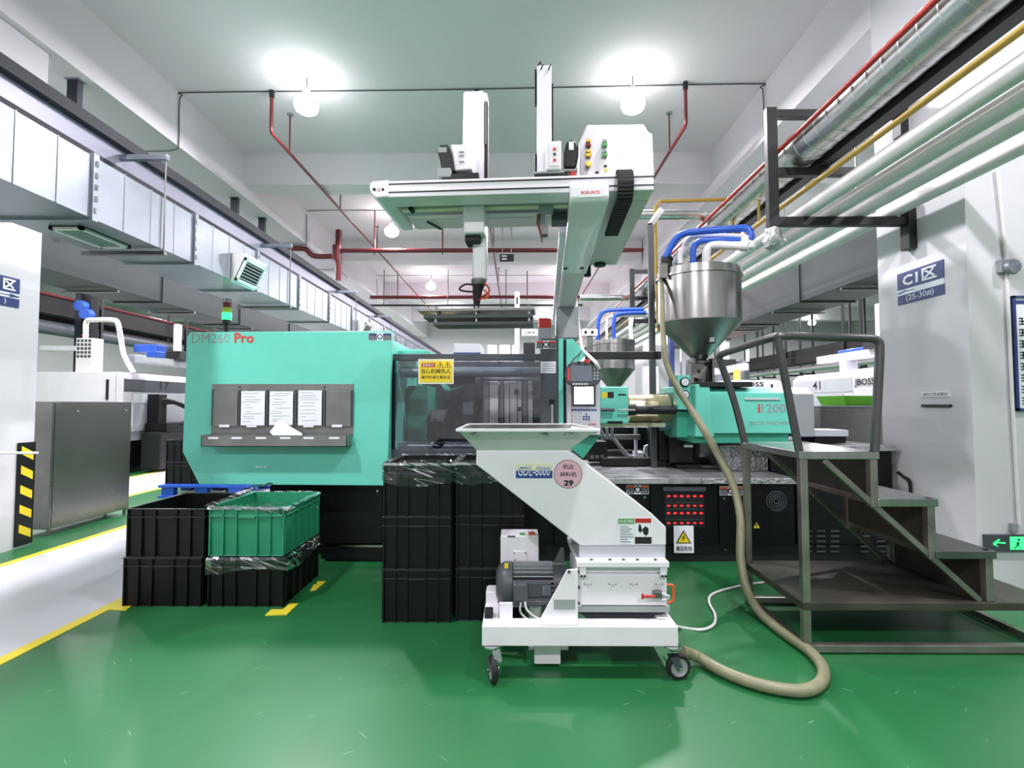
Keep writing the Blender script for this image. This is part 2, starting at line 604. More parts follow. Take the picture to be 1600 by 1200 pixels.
ceiling = bx('ceiling', M['ceil'], None, -18, 18, -7, 34, 5.8, 6.0, kind='structure')
bx('beam', M['ceil'], ceiling, -5.45, -4.75, -7, 34, 5.03, 5.82)
bx('beam', M['ceil'], ceiling, 3.43, 4.15, -7, 34, 5.03, 5.82)
for y in (-0.5, 4.1, 8.6, 13.3, 18.0, 22.7, 27.4):
    bx('cross_beam', M['ceil'], ceiling, -18, 18, y, y + 0.42, 5.25, 5.82)
bx('wall_back', M['offwhite'], None, -18, 18, 27, 27.2, -0.12, 6.0, kind='structure')
bx('wall_left', M['offwhite'], None, -18.2, -18, -7, 34, -0.12, 6.0, kind='structure')
bx('wall_right', M['offwhite'], None, 18, 18.2, -7, 34, -0.12, 6.0, kind='structure')

# columns
colL = bx('column', M['offwhite'], None, -5.75, -4.83, 4.1, 5.0, -0.05, 5.9, kind='structure', label='white column with hazard striped foot beside the walkway')
colR = bx('column', M['offwhite'], None, 3.41, 4.75, 3.75, 4.67, -0.05, 5.9, kind='structure', label='white column carrying the zone sign and wall notices')
for x0, x1, lab in ((-5.75, -4.83, 'far white column beyond the silver duct'), (3.41, 4.4, 'far white column behind the steel hopper')):
    bx('column', M['offwhite'], None, x0, x1, 13.3, 14.2, -0.05, 5.9, kind='structure', label=lab)

# hazard guard on the left column
hz = MB().box(-4.83, -4.815, 4.83, 5.005, 0.02, 1.02).build('hazard_guard', M['black'], None, label='black corner guard with yellow blocks at the foot of the left column', cat='corner guard')
for k in range(5):
    z = 0.10 + k * 0.19
    MB().prism([(-4.814, 4.86, z + 0.05), (-4.814, 4.98, z - 0.02), (-4.814, 4.98, z + 0.06), (-4.814, 4.86, z + 0.13)], (0.003, 0, 0)).build('yellow_block', M['yellow'], hz)
tb = MB().tube(spline([(-4.70, 3.3, 1.02), (-4.62, 4.2, 0.98), (-4.58, 4.78, 0.93)], 6), 0.013, 10)
tb.build('white_rod', M['pipe_white'], None, label='white rod handle beside the hazard striped column', cat='rod')

# zone signs
def zone_sign(parent_col, face, x, y_near, y_far, z0, z1, lab, txt1, txt2):
    r = thing('zone_sign', lab, 'sign', (x, (y_near + y_far) / 2, z0))
    s = -1 if face is FACE_LEFT else 1
    xa, xb = x, x + s * 0.006
    h = z1 - z0
    bx('upper_plate', M['navy'], r, xa, xb, y_near, y_far, z0 + 0.47 * h, z1)
    bx('middle_band', M['paper'], r, xa, xb - s * 0.001, y_near, y_far, z0 + 0.30 * h, z0 + 0.47 * h)
    bx('lower_plate', M['navy'], r, xa, xb, y_near, y_far, z0, z0 + 0.30 * h)
    yc = (y_near + y_far) / 2
    W = y_far - y_near
    xt = xb + s * 0.002
    cut = len(txt1) == 1                       # sign cropped by the picture edge: only its last glyphs are known
    text(txt1, (xt, yc + (W * 0.28 if cut else 0), z0 + 0.74 * h), W * (0.26 if cut else 0.74), 0.38 * h, M['paper'], r, face, bold=0.03)
    text(txt2, (xt, yc + (W * 0.2 if cut else 0), z0 + 0.15 * h), W * (0.04 if cut else 0.6), 0.22 * h, M['paper'], r, face)
    text('\u2190' if face is FACE_LEFT else '\u2192', (xt, yc + (W * 0.3), z0 + 0.385 * h), W * 0.40, 0.11 * h, M['navy'], r, face, name='arrow', bold=0.03)
    return r


zone_sign(colR, FACE_LEFT, 3.41, 3.95, 4.43, 2.27, 2.55, 'blue zone sign reading C1 with an arrow on the right column', 'C1\u533a', '(25-30#)')
zone_sign(colL, FACE_RIGHT, -4.83, 4.33, 4.79, 2.33, 2.61, 'cropped blue zone sign with right arrow on the left column', '\u533a', ')')

# small plate and pen hook on the right column
r = thing('notice_strip', 'small white notice strip on the aisle side of the right column', 'notice', (3.41, 4.05, 1.47))
bx('plate', M['paper'], r, 3.40, 3.41, 3.93, 4.20, 1.455, 1.50)
text('\u64cd\u4f5c\u5de5\u827a\u653e\u7f6e\u533a', (3.398, 4.065, 1.477), 0.24, 0.026, M['ink'], r, FACE_LEFT)
MB().bar((3.40, 3.92, 1.385), (3.40, 4.20, 1.385), 0.015, 0.02).build('pen_hook', M['blackm'], None, label='black bar hook under the notice strip on the right column', cat='hook')

# notice board, conduit, caps, exit sign on the near face of the right column
Yc = 3.75
nb = thing('notice_board', 'framed white notice board with blue frame at the right edge', 'notice board', tuple(at(1606, 640, Yc)))
x0, x1, z0, z1 = rect(1581, 463, 1700, 642, Yc)
bx('backing', M['paper'], nb, x0, x1, Yc - 0.012, Yc, z0, z1)
for a in ((x0, x0 + 0.02, z0, z1), (x1 - 0.02, x1, z0, z1), (x0, x1, z1 - 0.015, z1), (x0, x1, z0, z0 + 0.02)):
    bx('frame_bar', M['navy'], nb, a[0], a[1], Yc - 0.025, Yc, a[2], a[3])
bx('header_band', M['navy'], nb, x0 + 0.03, x1 - 0.03, Yc - 0.015, Yc, z1 - 0.06, z1 - 0.035)
for k in range(8):                                    # too small to read: glyph-like strokes
    zz = z1 - 0.19 - k * 0.085
    for dz in (0.022, 0.0, -0.022):
        bx('print_stroke', M['ink'], nb, x0 + 0.05, x0 + 0.10 - 0.01 * ((k + int(dz * 100)) % 3), Yc - 0.0145, Yc - 0.012, zz + dz - 0.004, zz + dz + 0.004)
    bx('print_stroke', M['ink'], nb, x0 + 0.07, x0 + 0.078, Yc - 0.0145, Yc - 0.012, zz - 0.024, zz + 0.024)
pc = thing('wall_conduit', 'thin vertical conduit with junction boxes on the right column', 'conduit', (3.72, Yc, 0.6))
MB().tube([at(1555, 268, Yc) + Vector((0, -0.015, 0)), at(1569, 400, Yc) + Vector((0, -0.015, 0)), at(1578, 620, Yc) + Vector((0, -0.015, 0)), at(1589, 820, Yc) + Vector((0, -0.015, 0))], 0.012, 8).build('tube', M['pipe_white'], pc)
pbx('junction_box', M['grey'], pc, 1564, 405, 1576, 425, Yc - 0.04, 0.04, 0.004)
pbx('lower_box', M['grey'], pc, 1582, 818, 1592, 832, Yc - 0.03, 0.03, 0.004)
MB().lathe(at(1583, 416, Yc - 0.06), [(0.001, -0.02), (0.05, -0.014), (0.062, 0.006), (0.045, 0.012)], 20, 'Y').build('lamp_bowl', M['galv'], pc)
ex = thing('exit_sign', 'green lit emergency exit sign with arrow on the right column', 'exit sign', tuple(at(1600, 862, Yc)))
pbx('housing', M['grey_dk'], ex, 1541, 836, 1680, 862, Yc - 0.03, 0.03, 0.003)
pbx('running_figure_panel', M['exit_green'], ex, 1579, 839, 1640, 859, Yc - 0.034, 0.004)
ptext('\u2190', 1552, 842, 1571, 855, Yc - 0.034, M['exit_green'], ex, name='arrow', bold=0.03)
for a, b, wd in (((1592, 842), (1592, 845), 3), ((1588, 848), (1595, 848), 2), ((1591, 847), (1590, 852), 3), ((1590, 852), (1595, 857), 2), ((1590, 852), (1585, 857), 2)):
    MB().bar(at(a[0], a[1], Yc - 0.036), at(b[0], b[1], Yc - 0.036), wd * 0.005, 0.002).build('figure_stroke', M['black'], ex)

# ------------------------------------------------------------------ pendant lamps
def lamp(x, y, z, lab, power=1.0):
    r = thing('pendant_lamp', lab, 'lamp', (x, y, z), 'pendant lamps under the ceiling')
    MB().cyl((x, y, z + 0.14), (x, y, 5.81), 0.008, n=8).build('rod', M['grey_dk'], r)
    MB().lathe((x, y, z), [(0.03, 0.20), (0.05, 0.17), (0.06, 0.10), (0.06, 0.09)], 24, cap=(True, False)).build('housing', M['white'], r)
    MB().lathe((x, y, z), [(0.058, 0.09), (0.10, 0.06), (0.15, 0.0), (0.16, -0.05), (0.14, -0.11), (0.08, -0.15), (0.001, -0.165)], 20).build('bulb', M['lamp'], r)
    l = bpy.data.lights.new('lamp_light', 'AREA')
    l.shape = 'DISK'
    l.size = 0.3
    l.energy = LAMP_W * power
    l.color = (1.0, 0.955, 1.0)
    o = bpy.data.objects.new('lamp_light', l)
    COL.objects.link(o)
    o.parent = r
    o.location = (0, 0, -0.18)
    return r


lamp(-2.81, 6.55, 5.46, 'nearest glowing pendant lamp left of the robot arm', 1.5)
lamp(1.58, 6.55, 5.46, 'nearest glowing pendant lamp right above the white control box', 1.5)
lamp(-2.81, 11.2, 5.36, 'glowing pendant lamp under the left end of the robot crossbeam')
lamp(-2.81, 16.5, 5.36, 'small far pendant lamp left of the robot gripper', 1.6)
lamp(1.58, 11.2, 5.36, 'pendant lamp hidden behind the robot traverse beam', 0.8)
lamp(1.58, 16.5, 5.36, 'far pendant lamp behind the robot pedestal', 1.6)
lamp(13.4, 22.5, 5.1, 'far right pendant lamp seen above the stair handrail')
for x in (-2.81, 1.58):
    s_ = 'left' if x < 0 else 'right'
    lamp(x, 1.8, 5.36, s_ + ' pendant lamp overhead just above the picture')
    lamp(x, -3.2, 5.36, s_ + ' pendant lamp behind the viewpoint', 1.55)
    lamp(x, 22.0, 5.36, s_ + ' pendant lamp at the far end of the middle bay', 2.0)
for x, lab in ((-7.0, 'left machine bay'), (-11.5, 'far left machine bay'), (5.0, 'right machine bay'), (10.2, 'far right machine bay')):  # lamp rows added to brighten the side bays
    for y, n_ in ((1.8, 'near'), (6.55, 'second'), (11.2, 'third'), (16.5, 'fourth'), (22.0, 'last')):
        lamp(x, y, 5.36, n_ + ' added pendant lamp of the row over the ' + lab, 0.7 if y < 3 else 1.7)

# ------------------------------------------------------------------ sprinkler pipes
def sprinkler(x, y0, lab, hang):
    r = thing('sprinkler_pipe', lab, 'pipe', (x, y0, 5.2))
    MB().tube([(x, y0, 5.74), (x, y0, 5.4), (x, y0, 5.26), (x, y0 + 0.01, 5.225), (x, y0 + 0.03, 5.205), (x, y0 + 0.07, 5.2), (x, y0 + 9, 5.2), (x, y0 + 16, 5.2)], 0.024, 10).build('pipe', M['red_dk'], r)
    MB().cyl((x, y0, 5.70), (x, y0, 5.81), 0.034, n=12).build('ceiling_socket', M['blackm'], r)
    for y in hang:
        MB().cyl((x, y, 5.18), (x, y, 5.80), 0.012, n=8).build('hanger', M['red_dk'], r)
        MB().cyl((x, y, 5.785), (x, y, 5.80), 0.05, n=12).build('hanger_plate', M['grey'], r)
    return r


sprinkler(-3.42, 6.83, 'maroon sprinkler pipe running back from the ceiling on the left', (7.4, 9.6, 12.2))
sprinkler(-0.54, 6.83, 'maroon sprinkler pipe behind the robot vertical arm', (9.6, 12.2, 16.0))
sprinkler(2.33, 6.68, 'maroon sprinkler pipe running back from the ceiling on the right', (7.4, 9.6))

# red main headers across the hall
def header(y, z, x0, x1, r0, lab, hangers):
    r = thing('sprinkler_main', lab, 'pipe', ((x0 + x1) / 2, y, z))
    MB().cyl((x0, y, z), (x1, y, z), r0, n=14).build('pipe', M['red_dk'], r)
    for x in hangers:
        MB().cyl((x, y, z), (x, y, 5.80), 0.016, n=8).build('hanger', M['red_dk'], r)
        MB().cyl((x, y, z - 0.10), (x, y, z - 0.02), 0.012, n=8).build('drop_nipple', M['red_dk'], r)
    return r


h1 = header(11.2, 4.88, -3.98, 2.9, 0.05, 'maroon sprinkler main crossing behind the robot gripper', (-3.2, -1.65, 1.0, 2.2))
y, z = 11.2, 4.88
MB().cyl((-4.02, y, 4.2), (-4.02, y, 5.35), 0.07, n=14).build('riser', M['red_dk'], h1)
MB().cyl((-4.06, y, 4.66), (-4.06, y, 5.0), 0.095, n=14).build('coupling', M['red_dk'], h1)
MB().tube(spline([(-4.05, y, 4.75), (-4.5, y, 4.75), (-4.65, y, 4.8), (-4.75, y, 4.9), (-4.9, y, 4.93), (-5.6, y, 4.93)], 6), 0.06, 12).build('elbow_branch', M['red_dk'], h1)
header(16.4, 4.93, -4.8, 2.2, 0.06, 'second maroon sprinkler main farther back under the beam', (-3.9, -1.4, 0.4, 1.9))
cc = thing('cable_conduit', 'black cable conduit below the far sprinkler main', 'conduit', (-1.5, 16.2, 4.6))
MB().cyl((-5.2, 16.2, 4.62), (2.2, 16.2, 4.62), 0.035, n=10).build('tube', M['blackm'], cc)
for x in (-4.3, -2.2, -0.3, 1.6):
    MB().cyl((x, 16.2, 4.6), (x, 16.2, 5.8), 0.012, n=8).build('hanger', M['blackm'], cc)

# thin ceiling conduits
def conduit(pts, lab, r0=0.008):
    MB().tube(spline(pts, 5), r0, 8).build('ceiling_conduit', M['grey_dk'], None, label=lab, cat='conduit')


zc = 5.785
conduit([(-5.45, 6.85, 4.95), (-5.1, 6.85, 4.95), (-4.78, 6.85, 4.97), (-4.73, 6.85, 5.1), (-4.73, 6.84, 5.6), (-4.69, 6.84, 5.75), (-4.5, 6.84, zc), (-1, 6.8, zc), (3.1, 6.7, zc), (3.36, 6.7, 5.74), (3.40, 6.7, 5.6), (3.40, 6.7, 5.06)], 'thin dark conduit crossing the nearest ceiling bay')
conduit([(-5.2, 11.15, 5.0), (-4.78, 11.15, 5.0), (-4.73, 11.15, 5.1), (-4.73, 11.15, 5.65), (-4.6, 11.15, zc), (-2, 11.15, zc), (3.2, 11.15, zc)], 'thin dark conduit in the second ceiling bay')
conduit([(-5.0, 16.9, 5.0), (-4.73, 16.9, 5.05), (-4.73, 16.9, 5.65), (-4.6, 16.9, zc), (2, 16.9, zc)], 'thin dark conduit in the third ceiling bay')

# ------------------------------------------------------------------ rectangular ducts
def rect_duct(name, lab, x0, x1, z0, z1, y0, y1, step, m, mf, braces, seams=3):
    r = thing(name, lab, 'duct', ((x0 + x1) / 2, (y0 + y1) / 2, z0))
    y = y0
    proto = None
    while y < y1 - 0.01:
        rings = []
        def ring(e):
            return [(x0 - e, z0), (x1 + e, z0), (x1 + e, z1 + e), (x0 - e, z1 + e)]
        rings.append((0.0, ring(0)))
        for k in range(1, seams + 1):
            t = step * k / (seams + 1)
            rings += [(t - 0.005, ring(0)), (t - 0.002, ring(0.005)), (t + 0.002, ring(0.005)), (t + 0.005, ring(0))]
        rings.append((step - 0.004, ring(0)))
        if proto is None:
            ox = Vector(r['_o'])
            mb = loft_y([(ry + y0, rg) for ry, rg in rings])
            proto = mb.build('duct_section', m, r)
            o = proto
            fl = MB()
            e = 0.018
            for q in ((x1, x1 + e, z0 - e, z1 + e), (x0 - e, x0, z0 - e, z1 + e), (x0, x1, z0 - e, z0), (x0, x1, z1, z1 + e)):
                fl.box(q[0], q[1], y0 - 0.02, y0 + 0.02, q[2], q[3])
            fp = fl.build('flange', mf, r)
            f = fp
        else:
            o = proto.copy(); COL.objects.link(o)
            f = fp.copy(); COL.objects.link(f)
        o.location = (0, y - y0, 0)
        f.location = (0, y - y0, 0)
        y += step
    for yb in braces:
        MB().box(x0 - 0.02, x1 + 0.03, yb - 0.018, yb + 0.018, z0 - 0.05, z0 - 0.02).build('brace', M['steel_dk'], r, 0.003)
        if seams == 0:
            MB().cyl((x0 + 0.2, yb, z1), (x0 + 0.2, yb, 5.04), 0.008, n=8).build('hanger_rod', M['steel_dk'], r)
    return r


d1 = rect_duct('rectangular_duct', 'silver sheet metal duct hanging along the left walkway', -3.25, -2.67, 2.57, 2.965, 1.09, 20.09, 1.0, M['galv'], M['galv'], (3.71, 5.82, 8.25, 10.6, 1.6))
for k, yb in enumerate((3.71, 5.82, 8.25, 10.6)):
    MB().box(-3.2, -2.64, yb - 0.02, yb + 0.02, 3.25, 3.29).build('hanger_bar', M['galv'], d1, 0.003)
    MB().cyl((-2.655, yb, 2.53), (-2.655, yb, 3.26), 0.006, n=8).build('hanger_rod', M['steel_dk'], d1)
for y in range(1, 10):                                   # riveted lugs on the flanges
    for k in range(5):
        bx('lug', M['chrome'], d1, -2.652, -2.644, y + 0.082, y + 0.098, 2.60 + k * 0.075, 2.635 + k * 0.075)


def grille(parent, c, ex, ey, wd, ht, n, mf, name='grille'):
    """louvred grille lying in the plane ex, ey round c"""
    ex, ey = Vector(ex), Vector(ey)
    nz = ex.cross(ey).normalized()
    c = Vector(c)
    def slab(cx, cy, w_, h_, d0, d1, nm, m, par):
        p = [c + ex * (cx + sx * w_ / 2) + ey * (cy + sy * h_ / 2) + nz * d0 for sx, sy in ((-1, -1), (1, -1), (1, 1), (-1, 1))]
        return MB().prism(p, nz * (d1 - d0)).build(nm, m, par)
    g = slab(0, 0, wd, ht, 0.0, 0.006, name, M['black'], parent)
    fw = min(wd, ht) * 0.12
    for q in ((0, ht / 2 - fw / 2, wd, fw), (0, -ht / 2 + fw / 2, wd, fw), (wd / 2 - fw / 2, 0, fw, ht), (-wd / 2 + fw / 2, 0, fw, ht)):
        slab(*q, 0.0, 0.022, 'grille_frame', mf, g)
    for k in range(n):
        t = -ht / 2 + fw + (ht - 2 * fw) * (k + 0.5) / n
        slab(0, t, wd - 2 * fw, (ht - 2 * fw) / n * 0.22, 0.004, 0.014, 'louvre', M['greyl'], g)
    return g


grille(d1, (-2.96, 3.43, 2.57), (0, 1, 0), (1, 0, 0), 0.42, 0.22, 6, M['pipe_white'])
for yg in (4.83, 8.6):
    bxm = MB().prism([(-2.67, yg - 0.2, 2.82), (-2.67, yg - 0.2, 2.55), (-2.655, yg - 0.2, 2.55), (-2.54, yg - 0.2, 2.80), (-2.54, yg - 0.2, 2.82)], (0, 0.4, 0))
    bxm.build('outlet_box', M['pipe_white'], d1)
    up = Vector((0.115, 0, 0.25)).normalized()
    grille(d1, Vector((-2.597, yg, 2.675)), (0, 1, 0), up, 0.38, 0.24, 6, M['pipe_white'])

rect_duct('rectangular_duct', 'shade-darkened grey duct below and left of the silver duct', -5.7, -5.02, 2.85, 3.3, 5.02, 13.02, 2.0, M['galv_shaded'], M['galv_shaded'], (6.2, 7.7, 9.4, 11.5), 0)
rect_duct('rectangular_duct', 'shade-darkened grey duct behind the right column under the white pipes', 3.95, 4.7, 2.82, 3.4, 4.9, 12.9, 2.0, M['galv_shaded'], M['galv_shaded'], (6.0, 7.6, 9.4, 11.5), 0)

# channel track above the silver duct
tr = thing('cable_channel', 'dark flanged steel channel running above the silver duct', 'channel', (-2.98, 10, 3.13))
bx('web', M['tray_web'], tr, -3.03, -3.0, -1, 26, 3.16, 3.38)
bx('lower_flange', M['dark_tray'], tr, -3.1, -2.95, -1, 26, 3.10, 3.165)
bx('upper_flange', M['dark_tray'], tr, -3.1, -2.94, -1, 26, 3.33, 3.41)
for k, y in enumerate((5.4, 8.6, 9.55, 13.6)):
    st = thing('ceiling_strut', ('first', 'second', 'third', 'farthest')[k] + ' black strut from the left, hanging from the ceiling beam', 'strut', (-4.95, y, 3.3), 'struts under the left ceiling beam')
    bx('strut', M['dark_tray'], st, -5.0, -4.88, y, y + 0.07, 3.30, 5.03)
    bx('foot_plate', M['grey'], st, -5.02, -4.86, y - 0.02, y + 0.09, 5.02, 5.03)

# ------------------------------------------------------------------ right-hand services
rd = thing('spiral_duct', 'round silver clad duct running along the upper right', 'duct', (2.465, 5, 3.43))
XD, ZD, RD = 2.465, 3.585, 0.15
seg = 0.142
proto = None
y = 1.4
k = 0
while y < 9.0:
    L = seg
    if proto is None:
        prof = [(RD, 0), (RD, L - 0.012), (RD + 0.005, L - 0.008), (RD + 0.005, L - 0.004), (RD, L)]
        proto = MB().lathe((XD, y, ZD), prof, 28, 'Y').build('duct_segment', M['clad'], rd)
        o = proto
        y0d = y
    else:
        o = proto.copy(); COL.objects.link(o)
    o.location = (0, y - y0d, 0)
    y += L
MB().lathe((XD, 9.0, ZD), [(RD, 0), (RD, 16)], 28, 'Y').build('far_run', M['clad'], rd)
br = MB().tube(spline([(XD - 0.02, 6.05, ZD + 0.02), (2.3, 5.98, 3.66), (2.2, 5.96, 3.68), (1.9, 5.95, 3.68), (1.4, 5.95, 3.68)], 6), 0.06, 16)
br.build('branch', M['clad'], rd)
MB().tube(spline([(XD - 0.02, 10.4, ZD), (2.2, 10.3, 3.6), (1.9, 10.3, 3.6), (1.35, 10.3, 3.6)], 6), 0.06, 14).build('branch', M['clad'], rd)
MB().cyl((2.27, 1.0, 3.575), (2.27, 26.9, 3.575), 0.019, n=10).build('gas_pipe', M['red'], None, label='thin bright red pipe alongside the round silver duct', cat='pipe')
bx('cable_tray', M['blackm'], None, 2.60, 2.70, 1.0, 26, 3.435, 3.55, label='black cable tray beside the round silver duct', cat='cable tray')
gp = thing('yellow_pipe', 'yellow gas pipe running above the white pipes', 'pipe', (2.42, 6, 3.2))
MB().cyl((2.42, 0.8, 3.185), (2.42, 24, 3.185), 0.022, n=10).build('main_run', M['yellow_pipe'], gp)
MB().cyl((2.42, 4.9, 3.185), (2.42, 4.9, 3.42), 0.014, n=8).build('stub', M['yellow_pipe'], gp)
MB().tube([(2.42, 5.5, 3.19), (2.42, 5.5, 3.6), (2.36, 5.5, 3.68), (1.62, 5.5, 3.66), (1.57, 5.5, 3.6), (1.56, 5.5, 3.1), (1.585, 5.5, 2.2)], 0.02, 8).build('drop', M['yellow_pipe'], gp)
for x, lab in ((2.5, 'white insulated pipe nearest the aisle on the right rack'), (2.735, 'shaded white insulated pipe, second from the aisle on the rack'),
               (2.97, 'white insulated pipe, third from the aisle on the rack'), (3.255, 'white insulated pipe closest to the right column')):
    r = thing('insulated_pipe', lab, 'pipe', (x, 8, 3.0), 'white insulated pipes on the right rack')
    MB().cyl((x, 0.8, 3.06), (x, 26.9, 3.06), 0.06, n=20).build('pipe', M['pipe_white'], r)
    for y in (4.5, 6.0, 7.5, 9.0):
        MB().lathe((x, y, 3.06), [(0.06, -0.012), (0.064, -0.010), (0.064, 0.010), (0.06, 0.012)], 20, 'Y').build('clamp_band', M['pipe_white'], r)


def rack(yb, lab, detail):
    r = thing('pipe_rack', lab, 'bracket', (2.2, yb, 2.85))
    bx('post', M['blackm'], r, 2.17, 2.26, yb - 0.03, yb + 0.03, 2.86, 3.96, 0.004)
    bx('top_bar', M['blackm'], r, 2.26, 3.35, yb - 0.03, yb + 0.03, 3.87, 3.94, 0.004)
    bx('middle_bar', M['blackm'], r, 2.26, 3.0, yb - 0.03, yb + 0.03, 3.36, 3.43, 0.004)
    bx('lower_bar', M['blackm'], r, 2.26, 3.34, yb - 0.03, yb + 0.03, 2.925, 3.0, 0.004)
    bx('end_plate', M['blackm'], r, 3.34, 3.41, yb - 0.05, yb + 0.05, 2.72, 3.12, 0.004)
    bx('upper_end_plate', M['blackm'], r, 3.30, 3.37, yb - 0.05, yb + 0.05, 3.7, 4.0, 0.004)
    if detail:
        mb = MB()
        rnd = random.Random(4)
        rings = []
        for i in range(7):
            zz = 2.90 - i * 0.03
            q = [0.062, 0.07, 0.066, 0.078, 0.085, 0.07, 0.03][i]
            rings.append([(2.215 + math.cos(a) * q * (0.85 + 0.3 * rnd.random()) + 0.01 * (i > 3), yb + math.sin(a) * q * (0.85 + 0.3 * rnd.random()), zz + rnd.uniform(-.006, .006)) for a in [j * PI / 5 for j in range(10)]])
        vs = [p for rg in rings for p in rg]
        fs = [(i * 10 + k, (i + 1) * 10 + k, (i + 1) * 10 + (k + 1) % 10, i * 10 + (k + 1) % 10) for i in range(6) for k in range(10)]
        mb.add(vs, fs + [tuple(range(60, 70))[::-1]])
        mb.build('foil_wrap', M['foil'], r)
    return r


rack(4.25, 'black steel pipe rack bolted to the right column', True)
rack(9.4, 'black steel pipe rack farther back beyond the hopper', False)


# ================================================================== injection moulding machine
MA = thing('injection_moulding_machine', 'large mint green and black injection moulding machine in the middle', 'machine', (0.3, 5.3, 0.0))
YF = 4.45                                             # front of the black base
bx('base', M['black'], MA, -1.74, 3.34, YF + 0.02, 6.2, 0.16, 0.70, 0.006)
bx('plinth', M['blackm'], MA, -1.70, 3.30, YF + 0.06, 6.1, 0.0, 0.16)
bx('silver_trim', M['steel'], MA, -1.55, -1.12, YF, YF + 0.03, 0.135, 0.155)
bx('kick_plate', M['black'], MA, -1.72, -0.2, YF + 0.01, YF + 0.05, 0.03, 0.13, 0.003)
for k, (a, b) in enumerate(((505, 598), (602, 861), (866, 1013), (1017, 1121), (1124, 1241), (1245, 1396))):
    x0, _, _, _ = rect(a, 760, b, 870, YF)
    _, x1, _, _ = rect(a, 760, b, 870, YF)
    bx('base_door', M['black'], MA, x0, x1, YF - 0.004, YF + 0.03, 0.17, 0.69, 0.004)
# latches and screws
for a, b in ((1007, 777), (1131, 779), (1133, 859), (1094, 825), (1095, 840), (1095, 847), (1094, 862), (1117, 834), (590, 767)):
    p = at(a, b, YF - 0.004)
    MB().cyl(p, p + Vector((0, -0.008, 0)), 0.009 if b in (777, 779, 859, 767) else 0.004, n=10).build('screw', M['chrome'], MA)
p = at(497, 780, YF)
pbx('recess_handle', M['black'], MA, 492, 774, 518, 788, YF - 0.008, 0.006, 0.002)
# deck
bx('deck_plate', M['deck'], MA, -0.95, 1.63, YF - 0.05, 6.2, 0.70, 0.75, 0.004)
bx('deck_plate', M['chequer'], MA, 1.634, 2.46, YF - 0.05, 6.2, 0.70, 0.75, 0.004)
bx('rear_cabinet', M['black'], MA, 2.47, 3.34, YF + 0.02, 6.2, 0.70, 0.985, 0.005)
bx('rear_cabinet_top', M['deck'], MA, 2.47, 3.35, YF - 0.02, 6.2, 0.985, 1.03, 0.004)
bx('tread_plate_box', M['chequer'], MA, 2.0, 2.46, YF + 0.45, 5.7, 0.75, 1.0, 0.004)

# clamp cover with the big green panel
YP = 4.30
def pt(px, py, Y):
    q = at(px, py, Y)
    return (q.x, q.z)


panel = MB().prism_y([pt(*p, YP) for p in ((292, 526), (297, 519), (613, 517), (605, 759), (311, 757), (285, 706))], YP, YP + 0.05)
CP = panel.build('clamp_cover_panel', M['green'], MA, 0.006)
body = MB().prism_y([(-2.72, 0.98), (-2.72, 1.97), (-1.09, 1.97), (-1.09, 0.76), (-2.6, 0.76)], YP + 0.05, 6.05)
body.build('clamp_cover_body', M['green'], MA, 0.01)
bx('clamp_underframe', M['black'], MA, -2.3, -1.7, 4.7, 6.0, 0.30, 0.78)
bx('clamp_foot', M['blackm'], MA, -2.2, -2.05, 4.8, 5.9, 0.0, 0.32)
ptext('DM260', 300, 521, 359, 536, YP - 0.002, M['inkgrey'], CP)
ptext('Pro', 366, 520, 397, 536, YP - 0.002, M['inkred'], CP, bold=0.03)
def rating_label(px0, py0, px1, py1, Y, par, mid, band):
    """double caution label: two small tables and a round pictogram between"""
    w3 = (px1 - px0)
    a = pbx('label_plate', M['paper'], par, px0, py0, px1, py1, Y - 0.003, 0.003)
    for q0, q1 in ((0.0, 0.38), (0.62, 1.0)):
        pbx('label_table', M['grey_dk'], a, px0 + w3 * q0 + 0.6, py0 + 0.8, px0 + w3 * q1 - 0.6, py1 - 0.8, Y - 0.0045, 0.0015)
        pbx('label_band', band, a, px0 + w3 * q0 + 0.6, py0 + 0.8, px0 + w3 * q1 - 0.6, py0 + (py1 - py0) * 0.3, Y - 0.006, 0.0015)
        for k in range(3):
            t = py0 + (py1 - py0) * (0.42 + 0.17 * k)
            pbx('label_line', M['inkgrey'], a, px0 + w3 * q0 + 2, t, px0 + w3 * q1 - 2, t + 0.9, Y - 0.006, 0.0015)
    c = at((px0 + px1) / 2, (py0 + py1) / 2, Y - 0.0045)
    rr = (py1 - py0) * 0.36 * Y / F
    MB().cyl(c, c + Vector((0, -0.0015, 0)), rr, n=20).build('pictogram', mid, a)
    MB().cyl(c + Vector((0, -0.0015, 0)), c + Vector((0, -0.003, 0)), rr * 0.6, n=16).build('pictogram_centre', M['paper'], a)


rating_label(575.5, 520, 612, 532, YP, CP, M['inkblue'], M['navy'])
for k, (a, b) in enumerate(((399, 404), (405.5, 409.5), (411.5, 416))):
    pbx('vent_glyph', M['paper'], CP, a, 728.5, b, 730.5, YP - 0.002, 0.002)
pbx('top_hinge_box', M['green'], MA, 614, 548, 672, 556, 4.62, 0.5, 0.004)
pbx('hatch_rim', M['green'], MA, 614, 546, 662, 549, 4.9, 0.6, 0.004)

